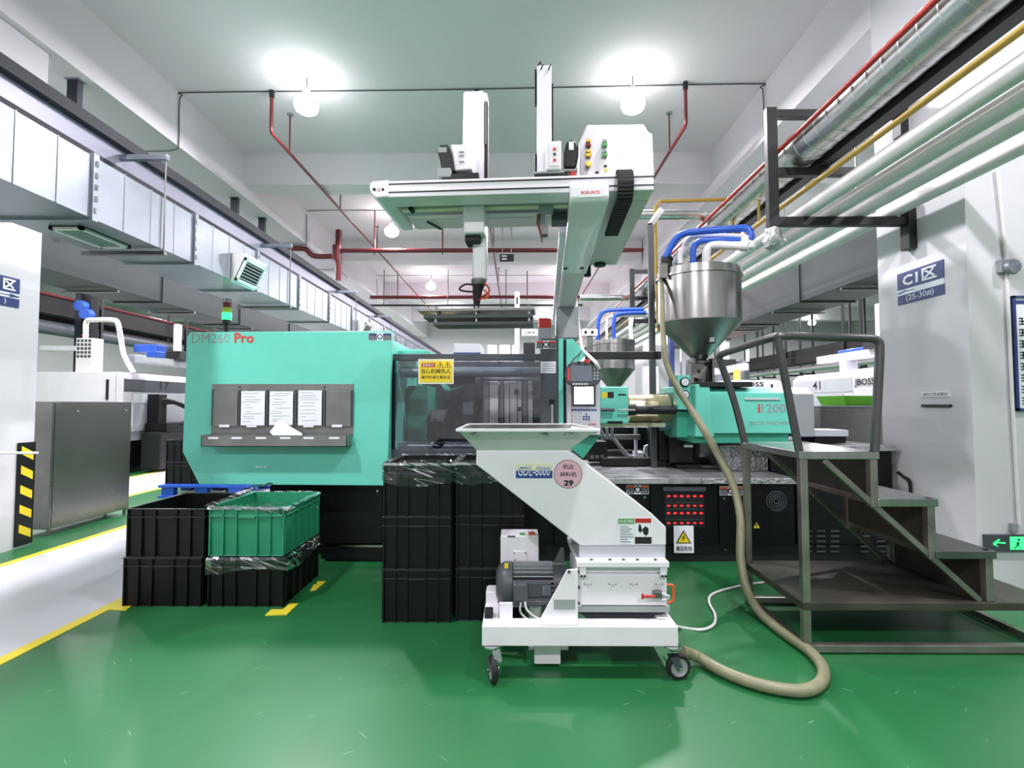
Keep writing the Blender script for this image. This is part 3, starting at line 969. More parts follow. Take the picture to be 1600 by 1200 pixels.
# mould space: door frame, pane and what stands behind it
YD = 4.40
pbx('door_top_rail', M['grey_dk'], MA, 614, 553, 846, 563, YD, 0.06, 0.004)
pbx('door_bottom_rail', M['grey_dk'], MA, 604, 702, 880, 716, YD, 0.06, 0.004)
pbx('door_side_rail', M['black'], MA, 610, 563, 616, 703, YD, 0.05, 0.003)
pane = pbx('door_pane', M['door_glass'], MA, 616, 563, 844, 703, YD + 0.02, 0.008)
pbx('fixed_platen_cover', M['grey_dk'], MA, 845, 529, 876, 716, YD - 0.01, 0.2, 0.004)
pbx('platen_label', M['paper'], MA, 845, 565, 868.5, 583, YD - 0.013, 0.003)
for k in range(4):
    pbx('label_line', M['inkgrey'], MA, 847, 568 + k * 3.6, 867, 569 + k * 3.6, YD - 0.015, 0.002)
rating_label(838, 532, 868.5, 545, YD - 0.01, MA, M['ink'], M['inkred'])
pbx('door_handle_recess', M['black'], MA, 858, 624, 866, 632.5, YD - 0.014, 0.004, 0.001)
pbx('door_handle', M['grey'], MA, 861, 632, 865, 672, YD - 0.03, 0.02, 0.003)
# inside the mould space
bx('mould_back_wall', M['grey_dk'], MA, -1.09, 0.36, 5.9, 5.95, 0.75, 1.9)
bx('mould_floor', M['blackm'], MA, -1.09, 0.36, 4.52, 5.9, 0.70, 0.80)
bx('moving_platen', M['blackm'], MA, -0.62, -0.38, 4.75, 5.75, 0.85, 1.72, 0.01)
bx('platen_tag', M['paper_grey'], MA, -0.50, -0.40, 4.742, 4.75, 1.30, 1.42)
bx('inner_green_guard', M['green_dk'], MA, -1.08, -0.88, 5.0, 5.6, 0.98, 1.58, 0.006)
bx('ejector_block', M['steel_dk'], MA, -0.84, -0.63, 4.95, 5.3, 1.22, 1.34, 0.006)
for zb, yb in ((1.70, 4.72), (1.0, 4.72), (1.70, 5.6)):
    MB().cyl((-1.08, yb, zb), (0.34, yb, zb), 0.05, n=18).build('tie_bar', M['galv'], MA)
for a, b, m_ in ((755, 764, 'steel_dk'), (765, 779, 'steel'), (781, 787, 'steel_dk'), (788, 796, 'steel'), (797, 808, 'steel'), (809, 815, 'steel'), (816, 824, 'steel_dk'), (825, 832, 'steel')):
    m_ = {'steel': 'mould', 'steel_dk': 'rack'}[m_]
    x0, x1, _, _ = rect(a, 590, b, 700, 4.86)
    bx('mould_plate', M[m_], MA, x0, x1, 4.86, 5.5, 0.86, 1.62, 0.004)
for a, b in ((807, 612), (811, 639), (834, 614)):
    q = at(a, b, 4.84)
    bx('mould_clamp', M['blackm'], MA, q.x - 0.02, q.x + 0.02, 4.81, 4.86, q.z - 0.02, q.z + 0.02, 0.003)
for k in range(5):
    pts = [(-0.86 + 0.02 * k, 4.72 + 0.03 * k, 1.05 + 0.05 * k), (-0.70, 4.66, 1.00 + 0.03 * k), (-0.62, 4.70, 1.2 + 0.04 * k), (-0.5, 4.72, 1.24 + 0.07 * k)]
    MB().tube(spline(pts, 6), 0.012, 8).build('water_hose', M['rubber'], MA)
for k, (a, b, c_, d) in enumerate(((-0.70, 1.58, -0.66, 1.52), (-0.66, 1.50, -0.56, 1.545))):
    MB().prism([(a, 4.7, b), (c_, 4.7, d), (c_ + 0.05, 4.7, d + 0.02), (a + 0.03, 4.7, b + 0.03)], (0, 0.01, 0)).build('guard_scrap', M['green'], MA)
# warning plate on the pane
wp = thing('warning_sign', 'yellow Chinese safety warning plate on the dark machine door', 'sign', tuple(at(682, 600, YD - 0.002)))
pbx('plate', M['cream'], wp, 653.5, 561, 709, 600, YD - 0.006, 0.006)
pbx('yellow_field', M['yellow'], wp, 656, 564, 706.5, 597, YD - 0.008, 0.002)
pbx('red_header', M['red'], wp, 658.5, 567.5, 680, 573.5, YD - 0.0095, 0.0015)
ptext('\u6e29\u99a8\u63d0\u793a', 660, 568.5, 678, 572.5, YD - 0.0105, M['paper'], wp)
def tri_sign(cx, cy, r0, Y, par, inner):
    def tri(q, dy):
        return [pt(cx + q * math.cos(a), cy - q * math.sin(a) + dy, Y) for a in (PI / 2, PI * 7 / 6, -PI / 6)]
    MB().prism_y(tri(r0, 0), Y - 0.0015, Y).build('triangle_border', M['ink'], par)
    MB().prism_y(tri(r0 * 0.78, 0.02 * r0), Y - 0.0025, Y - 0.001).build('triangle_field', M['yellow'], par)
    ptext(inner, cx - r0 * 0.17, cy - r0 * 0.5, cx + r0 * 0.17, cy + r0 * 0.3, Y - 0.0035, M['ink'], par, bold=0.02)


tri_sign(688, 571, 6, YD - 0.008, wp, '!')
tri_sign(699.5, 571, 6, YD - 0.008, wp, '!')
ptext('\u5f53\u5fc3\u673a\u68b0\u4f24\u4eba', 658, 576, 704, 584, YD - 0.009, M['ink'], wp, bold=0.012)
ptext('\u64cd\u4f5c\u65f6\u8bf7\u6ce8\u610f\u5b89\u5168', 658, 586.5, 704, 592, YD - 0.009, M['ink'], wp, bold=0.008)

# block with red cap over the fixed platen
pbx('stop_block', M['grey'], MA, 841, 512, 861, 531, 4.62, 0.14, 0.004)
pbx('stop_block_red_cap', M['red'], MA, 842, 497, 861, 513, 4.62, 0.14, 0.004)
# green edge strips right of the door and the angled green fairings
pbx('green_edge_strip', M['green'], MA, 873, 529, 880.5, 703, YD - 0.03, 0.16, 0.003)
pbx('black_gap_strip', M['black'], MA, 880.5, 531, 885, 703, YD - 0.01, 0.16)
MB().prism_y([pt(*p, YD - 0.03) for p in ((885, 530), (896, 530), (916, 554), (899, 571), (885, 578))], YD - 0.03, YD + 0.12).build('green_fairing', M['green'], MA, 0.004)
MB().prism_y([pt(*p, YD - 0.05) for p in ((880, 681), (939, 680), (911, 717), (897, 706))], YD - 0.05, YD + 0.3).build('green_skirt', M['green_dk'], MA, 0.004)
# operator panel
YH = 4.30
HM = pbx('operator_panel', M['greyl'], MA, 886, 574, 938, 680, YH, 0.10, 0.005)
pbx('panel_red_edge', M['inkred'], HM, 892.5, 600, 893.6, 668, YH - 0.002, 0.002)
pbx('screen_bezel', M['grey_dk'], HM, 894, 601, 931, 635, YH - 0.005, 0.005, 0.002)
pbx('screen', M['screen_on'], HM, 897, 604, 927.5, 631.5, YH - 0.0065, 0.002)
for k in range(9):
    pbx('key', M['inkblue'], HM, 893.5 + k * 4.4, 639, 896.6 + k * 4.4, 642, YH - 0.003, 0.003)
for k in range(4):
    pbx('key_legend', M['inkgrey'], HM, 894, 645 + k * 4.4, 909, 645.8 + k * 4.4, YH - 0.002, 0.002)
for px_, py_ in ((916, 647), (912, 651), (916, 651), (920, 651), (912, 655), (916, 655), (920, 655)):
    q = at(px_, py_, YH)
    MB().cyl(q, q + Vector((0, -0.004, 0)), 0.008, n=10).build('round_key', M['inkblue'], HM)
for k in range(3):
    pbx('red_key', M['inkred'], HM, 920 + k * 4.2, 661.5, 923 + k * 4.2, 663.5, YH - 0.003, 0.003)
for px_, r0 in ((919.5, 0.013), (929, 0.02)):
    q = at(px_, 672, YH)
    MB().cyl(q, q + Vector((0, -0.02, 0)), r0, n=16).build('knob', M['rubber'], HM)
# swing arm
pbx('swing_arm', M['blackm'], MA, 915, 549, 1034, 561, 4.7, 0.06, 0.008)
# nozzle guard
NG = pbx('nozzle_guard', M['green'], MA, 938, 604, 982, 662, 4.62, 0.5, 0.012)
pbx('guard_sticker', M['yellow'], NG, 940.5, 613, 949, 622, 4.618, 0.002)
pbx('guard_sticker', M['ink'], NG, 949.5, 612.5, 959, 622, 4.618, 0.002)
pbx('guard_slot', M['black'], NG, 966, 615.5, 978, 618, 4.617, 0.003, 0.001)
pbx('guard_slot', M['black'], NG, 949, 658, 973, 662, 4.617, 0.003, 0.001)
# barrel with gold shroud
c0, c1 = at(980, 638, 5.0), at(1075, 638, 5.0)
MB().lathe((c0.x, 5.0, c0.z), [(0.001, 0), (0.14, 0.0), (0.14, 0.27), (0.144, 0.275), (0.14, 0.28), (0.14, 0.5)], 32, 'X').build('heater_shroud', M['gold'], MA)
pbx('shroud_tray', M['cream'], MA, 938, 661, 1040, 667, 4.85, 0.3)
for k in range(14):
    pbx('scale_mark', M['yellow_pipe'], MA, 982 + k * 2.6, 661.5, 983 + k * 2.6, 665, 4.848, 0.002)
# injection cylinder in front
YI = 4.78
a, b = at(985, 640.5, YI), at(1080, 640.5, YI)
MB().cyl((a.x, YI, a.z), (b.x + 0.15, YI, a.z), 0.042, n=20).build('pull_cylinder', M['blackm'], MA)
MB().lathe((a.x, YI, a.z), [(0.02, -0.04), (0.055, -0.04), (0.055, 0.05), (0.042, 0.055)], 20, 'X', (True, False)).build('cylinder_head', M['rubber'], MA)
q = at(960, 640, YI)
MB().cyl((q.x, YI - 0.2, q.z), (a.x, YI - 0.2, q.z), 0.009, n=10).build('piston_rod', M['chrome'], MA)
q2 = at(938, 640, YI - 0.2)
MB().cyl((q2.x - 0.02, YI - 0.2, q.z), (q.x - 0.04, YI - 0.2, q.z), 0.016, n=12).build('rod_end', M['grey_dk'], MA)
# injection housing
YJ = 4.56
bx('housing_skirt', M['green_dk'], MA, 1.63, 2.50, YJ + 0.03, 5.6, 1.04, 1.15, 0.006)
HB = MB().prism([(1.74, YJ, 1.13), (1.74, 5.55, 1.13), (1.74, 5.55, 1.55), (1.74, YJ + 0.1, 1.55), (1.74, YJ, 1.50)], (0.79, 0, 0)).build('injection_housing', M['green'], MA, 0.008)
MB().hexa([Vector(p) for p in ((1.625, YJ - 0.03, 1.10), (1.80, YJ - 0.03, 1.10), (1.80, 5.6, 1.10), (1.625, 5.6, 1.10), (1.645, YJ + 0.0, 1.58), (1.775, YJ + 0.0, 1.58), (1.775, 5.6, 1.58), (1.645, 5.6, 1.58))]).build('housing_bulge', M['green'], MA, 0.012)
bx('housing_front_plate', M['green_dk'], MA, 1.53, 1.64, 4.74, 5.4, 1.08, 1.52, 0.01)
MB().prism([(2.53, YJ, 1.10), (2.53, 5.5, 1.10), (2.53, 5.5, 1.55), (2.53, YJ + 0.1, 1.55), (2.53, YJ, 1.49)], (0.19, 0, 0)).build('housing_end_cap', M['grey'], MA, 0.01)
ptext('i', 1184, 631, 1188, 645, YJ - 0.002, M['inkred'], HB, bold=0.03)
ptext('1200', 1190, 631, 1228, 645, YJ - 0.002, M['inkgrey'], HB, bold=0.01)
ptext('JBOSS MACHINE', 1170, 658, 1238, 666, YJ - 0.002, M['inkgrey'], HB)
pbx('housing_handle', M['greyl'], HB, 1164, 622, 1219, 625, YJ - 0.012, 0.01, 0.002)
bx('hopper_seat', M['blackm'], MA, 1.68, 2.16, 4.55, 5.1, 1.555, 1.60, 0.004)
# gauges
GB = pbx('gauge_plate', M['green'], MA, 1059, 586, 1079, 640, 4.68, 0.12, 0.004)
for py_ in (597, 617):
    q = at(1069.5, py_, 4.68)
    MB().lathe(q, [(0.001, -0.02), (0.038, -0.02), (0.045, -0.016), (0.045, 0.0)], 20, 'Y').build('gauge_rim', M['blackm'], GB)
    MB().cyl(q + Vector((0, -0.0205, 0)), q + Vector((0, -0.022, 0)), 0.034, n=20).build('gauge_face', M['paper'], GB)
    MB().bar(q + Vector((-0.018, -0.0235, -0.015)), q + Vector((0.014, -0.0235, 0.014)), 0.005, 0.002).build('gauge_needle', M['ink'], GB)
# dark hardware on the deck between guard and housing
bx('carriage_rail', M['blackm'], MA, 0.9, 2.45, 5.2, 5.35, 0.75, 0.84, 0.01)
bx('carriage_rail', M['blackm'], MA, 0.55, 2.45, 5.85, 6.0, 0.75, 0.86, 0.01)
bx('slide_plate', M['blackm'], MA, 1.62, 2.44, 5.02, 5.2, 0.75, 0.79, 0.006)
bx('slide_plate_edge', M['steel_dk'], MA, 1.85, 2.3, 5.0, 5.02, 0.765, 0.785, 0.002)
pbx('carriage_post', M['black'], MA, 1020, 664, 1031, 716, 5.2, 0.2, 0.006)
pbx('carriage_block', M['black'], MA, 1030, 672, 1046, 720, 5.15, 0.5, 0.01)
pbx('carriage_block', M['blackm'], MA, 1046, 690, 1084, 724, 5.1, 0.5, 0.01)
pbx('motor_block', M['steel_dk'], MA, 1046, 671, 1074, 684, 5.05, 0.25, 0.006)
pbx('motor_block', M['blackm'], MA, 1046, 684, 1075, 696, 5.06, 0.25, 0.006)
q = at(1072, 696, 5.0)
MB().cyl(q + Vector((-0.03, 0, 0)), q + Vector((0.06, 0, 0)), 0.03, n=16).build('small_motor', M['chrome'], MA)
pbx('white_canister', M['pipe_white'], MA, 1093, 690, 1108, 708, 5.2, 0.15, 0.01)
pbx('carriage_leg', M['black'], MA, 1086, 688, 1093, 716, 5.1, 0.2, 0.006)
pbx('valve_block', M['black'], MA, 920, 690, 949, 722, 5.3, 0.3, 0.006)
for k in range(3):
    pbx('valve_port', M['steel_dk'], MA, 922 + k * 8, 711, 928 + k * 8, 717, 5.29, 0.01, 0.003)
pbx('frame_tube', M['steel_dk'], MA, 940, 679, 1001, 687, 5.6, 0.05, 0.003)
pbx('frame_tube', M['greyl'], MA, 992, 660, 996, 708, 5.65, 0.05, 0.003)
pbx('rear_guard', M['black'], MA, 920, 668, 1240, 716, 6.1, 0.05)
for k, pts in enumerate(([(938, 668), (944, 680), (954, 686), (966, 690)], [(948, 668), (950, 680), (962, 690), (975, 708), (990, 714)], [(957, 668), (957, 682), (966, 694), (982, 712)],
                         [(1125, 694), (1126, 704), (1116, 714), (1104, 718)], [(1138, 694), (1137, 706), (1126, 716), (1112, 720)], [(1152, 694), (1149, 706), (1140, 716), (1124, 721)])):
    MB().tube(spline([at(*p, 5.25 - 0.02 * k) for p in pts], 6), 0.016 if k in (1, 2) else 0.01, 8).build('hydraulic_hose', M['grey'] if k < 3 else M['grey_motor'], MA)
pbx('deck_rag', M['paper'], MA, 992, 706, 1006, 714, 5.7, 0.12, 0.01)
MB().prism([at(*p, 5.4) for p in ((1007, 706), (1008, 697), (1020, 693), (1020, 714), (1013, 715))], (0, 0.06, 0)).build('deck_rag', M['paper'], MA)
pbx('drip_tray', M['greyl'], MA, 1273, 672, 1326, 682, 4.6, 0.3, 0.004)
pbx('drip_tray_foot', M['black'], MA, 1273, 682, 1322, 692, 4.62, 0.26, 0.004)
MB().tube(spline([at(1403, 738, 4.42), at(1412, 745, 4.35), at(1421, 752, 4.33), at(1423, 772, 4.33)], 6), 0.014, 8).build('mains_cable', M['rubber'], MA)

# base front furniture: temperature displays, labels, fan grille, vents
pbx('display_handle', M['grey_dk'], MA, 1036.5, 761, 1103, 768, YF - 0.03, 0.026, 0.004)
pbx('display_panel', M['blackm'], MA, 1039, 768, 1101, 824, YF - 0.007, 0.003)
for py_, h_ in ((775.5, 3.2), (790.5, 2.6), (802, 3.4), (817.5, 2.6)):
    for k in range(6):
        px_ = 1042.5 + k * 10.2
        pbx('led_display', M['led_red'], MA, px_, py_ - h_ / 2, px_ + 4.6, py_ + h_ / 2 - 0.4, YF - 0.010, 0.003)
for py_ in (785, 795, 811.5):
    pbx('display_divider', M['grey_dk'], MA, 1040, py_, 1099, py_ + 1, YF - 0.010, 0.003)
hv = pbx('high_voltage_sign', M['paper'], MA, 1053, 821.5, 1084, 864, YF - 0.012, 0.004)
tri_sign(1068, 842, 14, YF - 0.012, hv, '\u26a1')
ptext('\u9ad8\u538b\u5371\u9669', 1056.5, 853.5, 1081.5, 861, YF - 0.014, M['ink'], hv, bold=0.015)
rating_label(979, 757.5, 1013.5, 772, YF - 0.004, MA, M['ink'], M['orange'])
rating_label(1124.5, 760, 1160, 774, YF - 0.004, MA, M['ink'], M['orange'])
tri_sign(1182, 822, 7.5, YF - 0.004, MA, '!')
q = at(1213, 783, YF - 0.004)
for k, r0 in enumerate((0.09, 0.07, 0.05, 0.03)):
    MB().lathe(q, [(r0, 0.0), (r0 - 0.002, -0.006), (r0 - 0.008, -0.006), (r0 - 0.01, 0.0)], 28, 'Y').build('fan_grille_ring', M['grey_motor'], MA)
for row in range(5):
    for px_ in (1255, 1276, 1298, 1345, 1370):
        pbx('vent_slot', M['steel_dk'], MA, px_, 828.5 + row * 8, px_ + 14, 831 + row * 8, YF - 0.010, 0.008)

# beacon
MB().cyl((at(354, 516, 5.2).x, 5.2, 1.97), (at(354, 516, 5.2).x, 5.2, 2.0), 0.05, n=16).build('beacon_socket', M['rubber'], MA)
bc = thing('signal_beacon', 'stack beacon glowing green on top of the green machine cover', 'beacon', (at(354, 516, 5.2).x, 5.2, 2.0))
b0 = at(354, 516, 5.2)
def by(py):
    return at(354, py, 5.2).z
for name, m_, r0, ya, yb in (('pole', 'rubber', 0.02, 520, 505), ('collar', 'rubber', 0.042, 506, 500), ('green_lens', 'led_green', 0.045, 500, 489),
                             ('amber_lens', 'amber', 0.042, 489, 481), ('red_lens', 'red_lens', 0.040, 481, 473), ('cap', 'steel', 0.038, 473, 467)):
    MB().cyl((b0.x, 5.2, 2.0 if name == 'pole' else by(ya)), (b0.x, 5.2, by(yb)), r0, n=20).build(name, M[m_], bc)

# ------------------------------------------------------------------ document rack on the green panel
YR = YP - 0.006
rk = thing('document_rack', 'stainless steel document rack on the green machine panel', 'document rack', tuple(at(440, 697, YR)))
pbx('back_sheet', M['rack'], rk, 330.5, 600, 552, 681, YR, 0.006, 0.001)
for k, (a, b) in enumerate(((333, 371), (376, 414), (420.5, 458), (465, 503), (509.5, 548))):
    pk = pbx('pocket', M['rack'], rk, a, 611 if k in (0, 4) else 650, b, 666, YR - 0.014, 0.012, 0.001)
    pbx('pocket_tag', M['paper'], pk, a + 9, 663.5, a + 25, 667.5, YR - 0.016, 0.002)
for a in (331.5, 373.5, 417.3, 461.5, 506.3, 550):
    pbx('divider', M['grey_dk'], rk, a - 1.2, 609, a + 1.2, 666, YR - 0.014, 0.012)
for a in (375, 507):
    q = at(a, 605, YR)
    MB().cyl(q, q + Vector((0, -0.004, 0)), 0.007, n=10).build('hole', M['black'], rk)
tx0, tx1, tz0, tz1 = rect(314, 680, 542, 698, YR - 0.13)
tray = MB().box(tx0, tx1, YR - 0.13, YR - 0.125, tz0, tz1).box(tx0, tx1, YR - 0.13, YR, tz0, tz0 + 0.005).box(tx0, tx0 + 0.005, YR - 0.13, YR, tz0, tz1).box(tx1 - 0.005, tx1, YR - 0.13, YR, tz0, tz1)
ty = tray.build('tray', M['rack'], rk)
for a in (325, 361.5, 399.5, 437.5, 474, 514):
    pbx('tray_tag', M['paper'], ty, a, 683, a + 16, 686, YR - 0.133, 0.003)


def paper(px0, py0, px1, py1, lab, seed):
    r = thing('paper_form', lab, 'paper', tuple(at((px0 + px1) / 2, py1, YR - 0.017)), 'filled forms in the document rack')
    pbx('sheet', M['paper'], r, px0, py0, px1, py1, YR - 0.018, 0.0015)
    rnd = random.Random(seed)
    k = py0 + 3
    while k < py1 - 4:
        a = px0 + rnd.uniform(1.5, 8)
        b = min(px1 - 2, a + rnd.uniform(8, 30))
        pbx('written_line', M['inkgrey'], r, a, k, b, k + 0.6, YR - 0.0192, 0.0012)
        k += rnd.uniform(3.0, 6.5)


paper(376.5, 611, 413.5, 664.5, 'written form in the second pocket of the rack, left of the middle', 1)
paper(421, 611.5, 457.5, 664, 'written form in the middle pocket of the rack behind the loose sheet', 2)
paper(466, 610, 502.5, 664.5, 'written form in the fourth pocket of the rack, right of the middle', 3)
P = [at(*p) for p in ((436, 655.5, 4.265), (472, 677.5, 4.24), (471, 681, 4.2), (427, 681, 4.2), (421.5, 675, 4.21))]
MB().prism(P, (0, 0.002, 0)).build('loose_sheet', M['paper'], None, label='tilted blank white sheet lying in the rack tray', cat='paper')

# ------------------------------------------------------------------ teach pendant
YT = 4.16
tp = thing('teach_pendant', 'grey handheld robot pendant with dark screen hung above the operator panel', 'pendant', tuple(at(910, 605, YT)))
MB().prism_y([pt(*p, YT) for p in ((885, 573), (892, 565), (930, 563), (938, 572), (939, 594), (934, 601), (914, 604), (896, 604), (887, 599), (883, 588))], YT, YT + 0.05).build('case', M['grey_motor'], tp, 0.008)
pbx('screen', M['screen_off'], tp, 891.5, 571, 925.5, 596, YT - 0.003, 0.003, 0.001)
pbx('red_key_strip', M['inkred'], tp, 886.5, 575, 890.5, 595, YT - 0.003, 0.003, 0.001)
for k in range(10):
    q = at(929 + (k % 2) * 5, 572 + (k // 2) * 5, YT)
    MB().cyl(q, q + Vector((0, -0.005, 0)), 0.011, n=10).build('key', M['paper_grey'], tp)
for k in range(6):
    pbx('lower_key', M['paper'], tp, 895 + k * 4.2, 599, 898 + k * 4.2, 601, YT - 0.003, 0.003)
q = at(916, 565, YT + 0.02)
MB().cyl(q, q + Vector((0, -0.04, 0)), 0.019, n=16).build('emergency_stop', M['red'], tp)
q = at(904, 567, YT + 0.02)
MB().cyl(q, q + Vector((0, -0.03, 0)), 0.012, n=12).build('knob', M['rubber'], tp)
q = at(924, 566, YT + 0.02)
MB().cyl(q, q + Vector((0, -0.03, 0)), 0.012, n=12).build('knob', M['rubber'], tp)
MB().tube(spline([at(936, 576, YT), at(930, 566, YT - 0.03), at(920, 556, YT + 0.1), at(910, 545, 4.5), at(906, 520, 4.7), at(902, 490, 4.75), at(900, 466, 4.8)], 8), 0.014, 10, 0.12).build('cable', M['pipe_white'], tp)
MB().tube(spline([at(889, 571, YT), at(896, 562, YT + 0.03), at(906, 552, 4.3), at(908, 549, 4.36)], 6), 0.006, 8).build('strap', M['rubber'], tp)
MB().tube(spline([at(868, 528, 4.75), at(880, 516, 4.75), at(892, 512, 4.75), at(902, 520, 4.78), at(904, 530, 4.8)], 6), 0.018, 10).build('air_tube', M['hose_y'], None, label='short yellowish air tube arching over the fixed platen', cat='tube')

# ------------------------------------------------------------------ material hoppers
def hopper(name, lab, pc, Y, r0, z_lid, z_top, z_bot, z_tip, rt, big):
    x = pc
    r = thing(name, lab, 'hopper', (x, Y, z_tip - 0.25))
    MB().lathe((x, Y, 0), [(r0, z_bot), (r0, z_top)], 48).build('cylinder', M['steel'], r)
    MB().lathe((x, Y, 0), [(rt, z_tip), (r0 + 0.004, z_bot - 0.004), (r0 + 0.004, z_bot + 0.004), (r0, z_bot + 0.006)], 48).build('cone', M['cone'], r)
    MB().lathe((x, Y, 0), [(r0 + 0.002, z_top - 0.012), (r0 + 0.016, z_top - 0.008), (r0 + 0.016, z_top + 0.012), (r0 + 0.006, z_top + 0.016), (r0 + 0.006, z_lid), (r0 - 0.02, z_lid + 0.01), (0.001, z_lid + 0.02)], 48).build('lid', M['steel'], r)
    MB().lathe((x, Y, 0), [(rt + 0.05, z_tip - 0.03), (rt + 0.05, z_tip - 0.015), (rt, z_tip)], 20, cap=(True, False)).build('outlet_flange', M['steel_dk'], r)
    return r


XH, YHp = 1.815, 4.92
hp = hopper('material_hopper', 'large stainless steel hopper over the injection unit', XH, YHp, 0.392, 2.70, 2.63, 2.19, 1.83, 0.06, True)
for s_ in (-1, 1):
    bx('outlet_bracket', M['steel_dk'], hp, XH + s_ * 0.08, XH + s_ * 0.10, YHp - 0.12, YHp + 0.06, 1.60, 1.84)
MB().prism([(XH - 0.13, YHp - 0.14, 1.80), (XH - 0.13, YHp - 0.14, 1.66), (XH - 0.06, YHp - 0.3, 1.62), (XH + 0.02, YHp - 0.14, 1.76)], (0.03, 0.06, 0)).build('shutter_chute', M['steel_dk'], hp)
MB().lathe((XH, YHp, 0), [(0.075, 1.58), (0.075, 1.80)], 24).build('throat', M['steel_dk'], hp)
bx('cone_window', M['blackm'], hp, XH + 0.0, XH + 0.07, YHp - 0.235, YHp - 0.19, 1.97, 2.04, 0.004)
bx('cone_window_glass', M['paper_grey'], hp, XH + 0.012, XH + 0.058, YHp - 0.242, YHp - 0.20, 1.98, 2.03, 0.002)
bx('lid_latch', M['steel_dk'], hp, XH - 0.44, XH - 0.36, YHp - 0.2, YHp - 0.17, 2.60, 2.74, 0.003)
q = at(1041, 405, YHp)
MB().tube(spline([(q.x, YHp, 2.74), (q.x, YHp, 2.82), (q.x + 0.02, YHp, 2.86)], 5), 0.055, 14, 0.08).build('mesh_sleeve', M['rubber'], hp)


def sup(pts, r0, m_, name, lab, cat, g=None):
    return MB().tube(spline(pts, 7), r0, 12).build(name, m_, None, label=lab, cat=cat, group=g)


sup([at(1040, 403, 4.9), at(1050, 383, 4.88), at(1064, 367, 4.85), at(1090, 362, 4.8), at(1140, 358, 4.7), at(1166, 357, 4.62), at(1173, 366, 4.6), at(1172, 375, 4.6)], 0.034, M['blue'], 'blue_pipe', 'upper blue suction pipe arching over the big hopper', 'pipe')
sup([at(1083, 412, 4.85), at(1083, 392, 4.84), at(1088, 381, 4.83), at(1100, 376, 4.8), at(1130, 375, 4.75), at(1166, 376, 4.65)], 0.03, M['blue'], 'blue_pipe', 'lower blue suction pipe bending down into the hopper lid', 'pipe')
sup([at(1063, 412, 4.95), at(1064, 395, 4.95), at(1076, 375, 4.93), at(1090, 369, 4.9), at(1130, 369, 4.84), at(1168, 370, 4.76)], 0.026, M['pipe_white'], 'white_pipe', 'thin white pipe between the two blue suction pipes', 'pipe')
sup([at(1104, 416, 4.8), at(1104, 396, 4.78), at(1108, 386, 4.77), at(1120, 383, 4.74), at(1145, 384, 4.68), at(1170, 384, 4.58)], 0.04, M['pipe_white'], 'white_pipe', 'thick white elbow pipe entering the hopper lid from the rack', 'pipe')
pbx('pipe_manifold', M['pipe_white'], None, 1163, 367, 1180, 387, 4.58, 0.12, 0.01, label='white wrapped manifold where the hopper pipes meet the rack', cat='manifold')
post = thing('support_post', 'grey steel support post beside the big hopper', 'post', (1.4, 5.15, 0.75))
a, b = at(1016, 352, 5.15), at(1024, 640, 5.15)
MB().bar((a.x, 5.15, a.z), (a.x + 0.01, 5.15, 0.75), 0.06, 0.05).build('upright', M['grey_motor'], post, 0.006)
c_ = at(1033, 328, 5.3)
MB().bar((a.x, 5.15, a.z), c_, 0.05, 0.05).build('angled_top', M['grey_motor'], post, 0.006)

h2 = hopper('material_hopper', 'smaller far stainless hopper behind the black swing arm', 1.78, 9.0, 0.37, 2.53, 2.46, 2.02, 1.62, 0.05, False)
sup([(1.50, 9.0, 2.5), (1.50, 9.0, 2.85), (1.58, 9.0, 3.05), (1.8, 9.0, 3.1), (2.3, 8.9, 3.1)], 0.035, M['blue'], 'blue_pipe', 'far upper blue suction pipe over the smaller hopper', 'pipe')
sup([(1.78, 8.95, 2.5), (1.78, 8.95, 2.9), (1.88, 8.95, 3.02), (2.35, 8.9, 3.04)], 0.035, M['blue'], 'blue_pipe', 'far lower blue suction pipe over the smaller hopper', 'pipe')
sup([(1.66, 9.0, 2.5), (1.66, 9.0, 2.85), (1.74, 9.0, 2.98), (2.35, 8.95, 2.98)], 0.025, M['pipe_white'], 'white_pipe', 'thin white pipe at the smaller far hopper', 'pipe')
sup([(2.1, 9.0, 2.4), (2.1, 9.0, 2.9), (2.2, 8.98, 3.0), (2.4, 8.95, 3.05)], 0.04, M['pipe_white'], 'white_pipe', 'white elbow pipe right of the smaller far hopper', 'pipe')
MB().cyl((1.78, 9.0, 1.3), (1.78, 9.0, 1.62), 0.08, n=16).build('outlet_pipe', M['steel_dk'], h2)


# ================================================================== take-out robot
TH = math.radians(3.5)
RO = at(890, 315, 2.30)
RO.z = 2.0
RB = thing('takeout_robot', 'white gantry robot arm reaching over the machine', 'robot', tuple(RO), rotz=-TH)
RT = Vector((math.cos(TH), -math.sin(TH), 0))
FW = Vector((math.sin(TH), math.cos(TH), 0))


def L(px, py, wd):
    d = ray(px, py)
    t = (wd - (CAM - RO).dot(FW)) / d.dot(FW)
    p = CAM + d * t - RO
    return Vector((p.dot(RT), wd, p.z))


def rbox(name, m, px0, py0, px1, py1, w0, w1, bevel=0.004, par=None, wf=None):
    """robot box; picture rectangle measured at depth wf (default its front w0)"""
    wf = w0 if wf is None else wf
    a, b = L(px0, (py0 + py1) / 2, wf), L(px1, (py0 + py1) / 2, wf)
    t, u = L((px0 + px1) / 2, py0, wf), L((px0 + px1) / 2, py1, wf)
    return MB().box(a.x, b.x, w0, w1, u.z, t.z).build(name, M[m], par or RB, bevel, local=True)


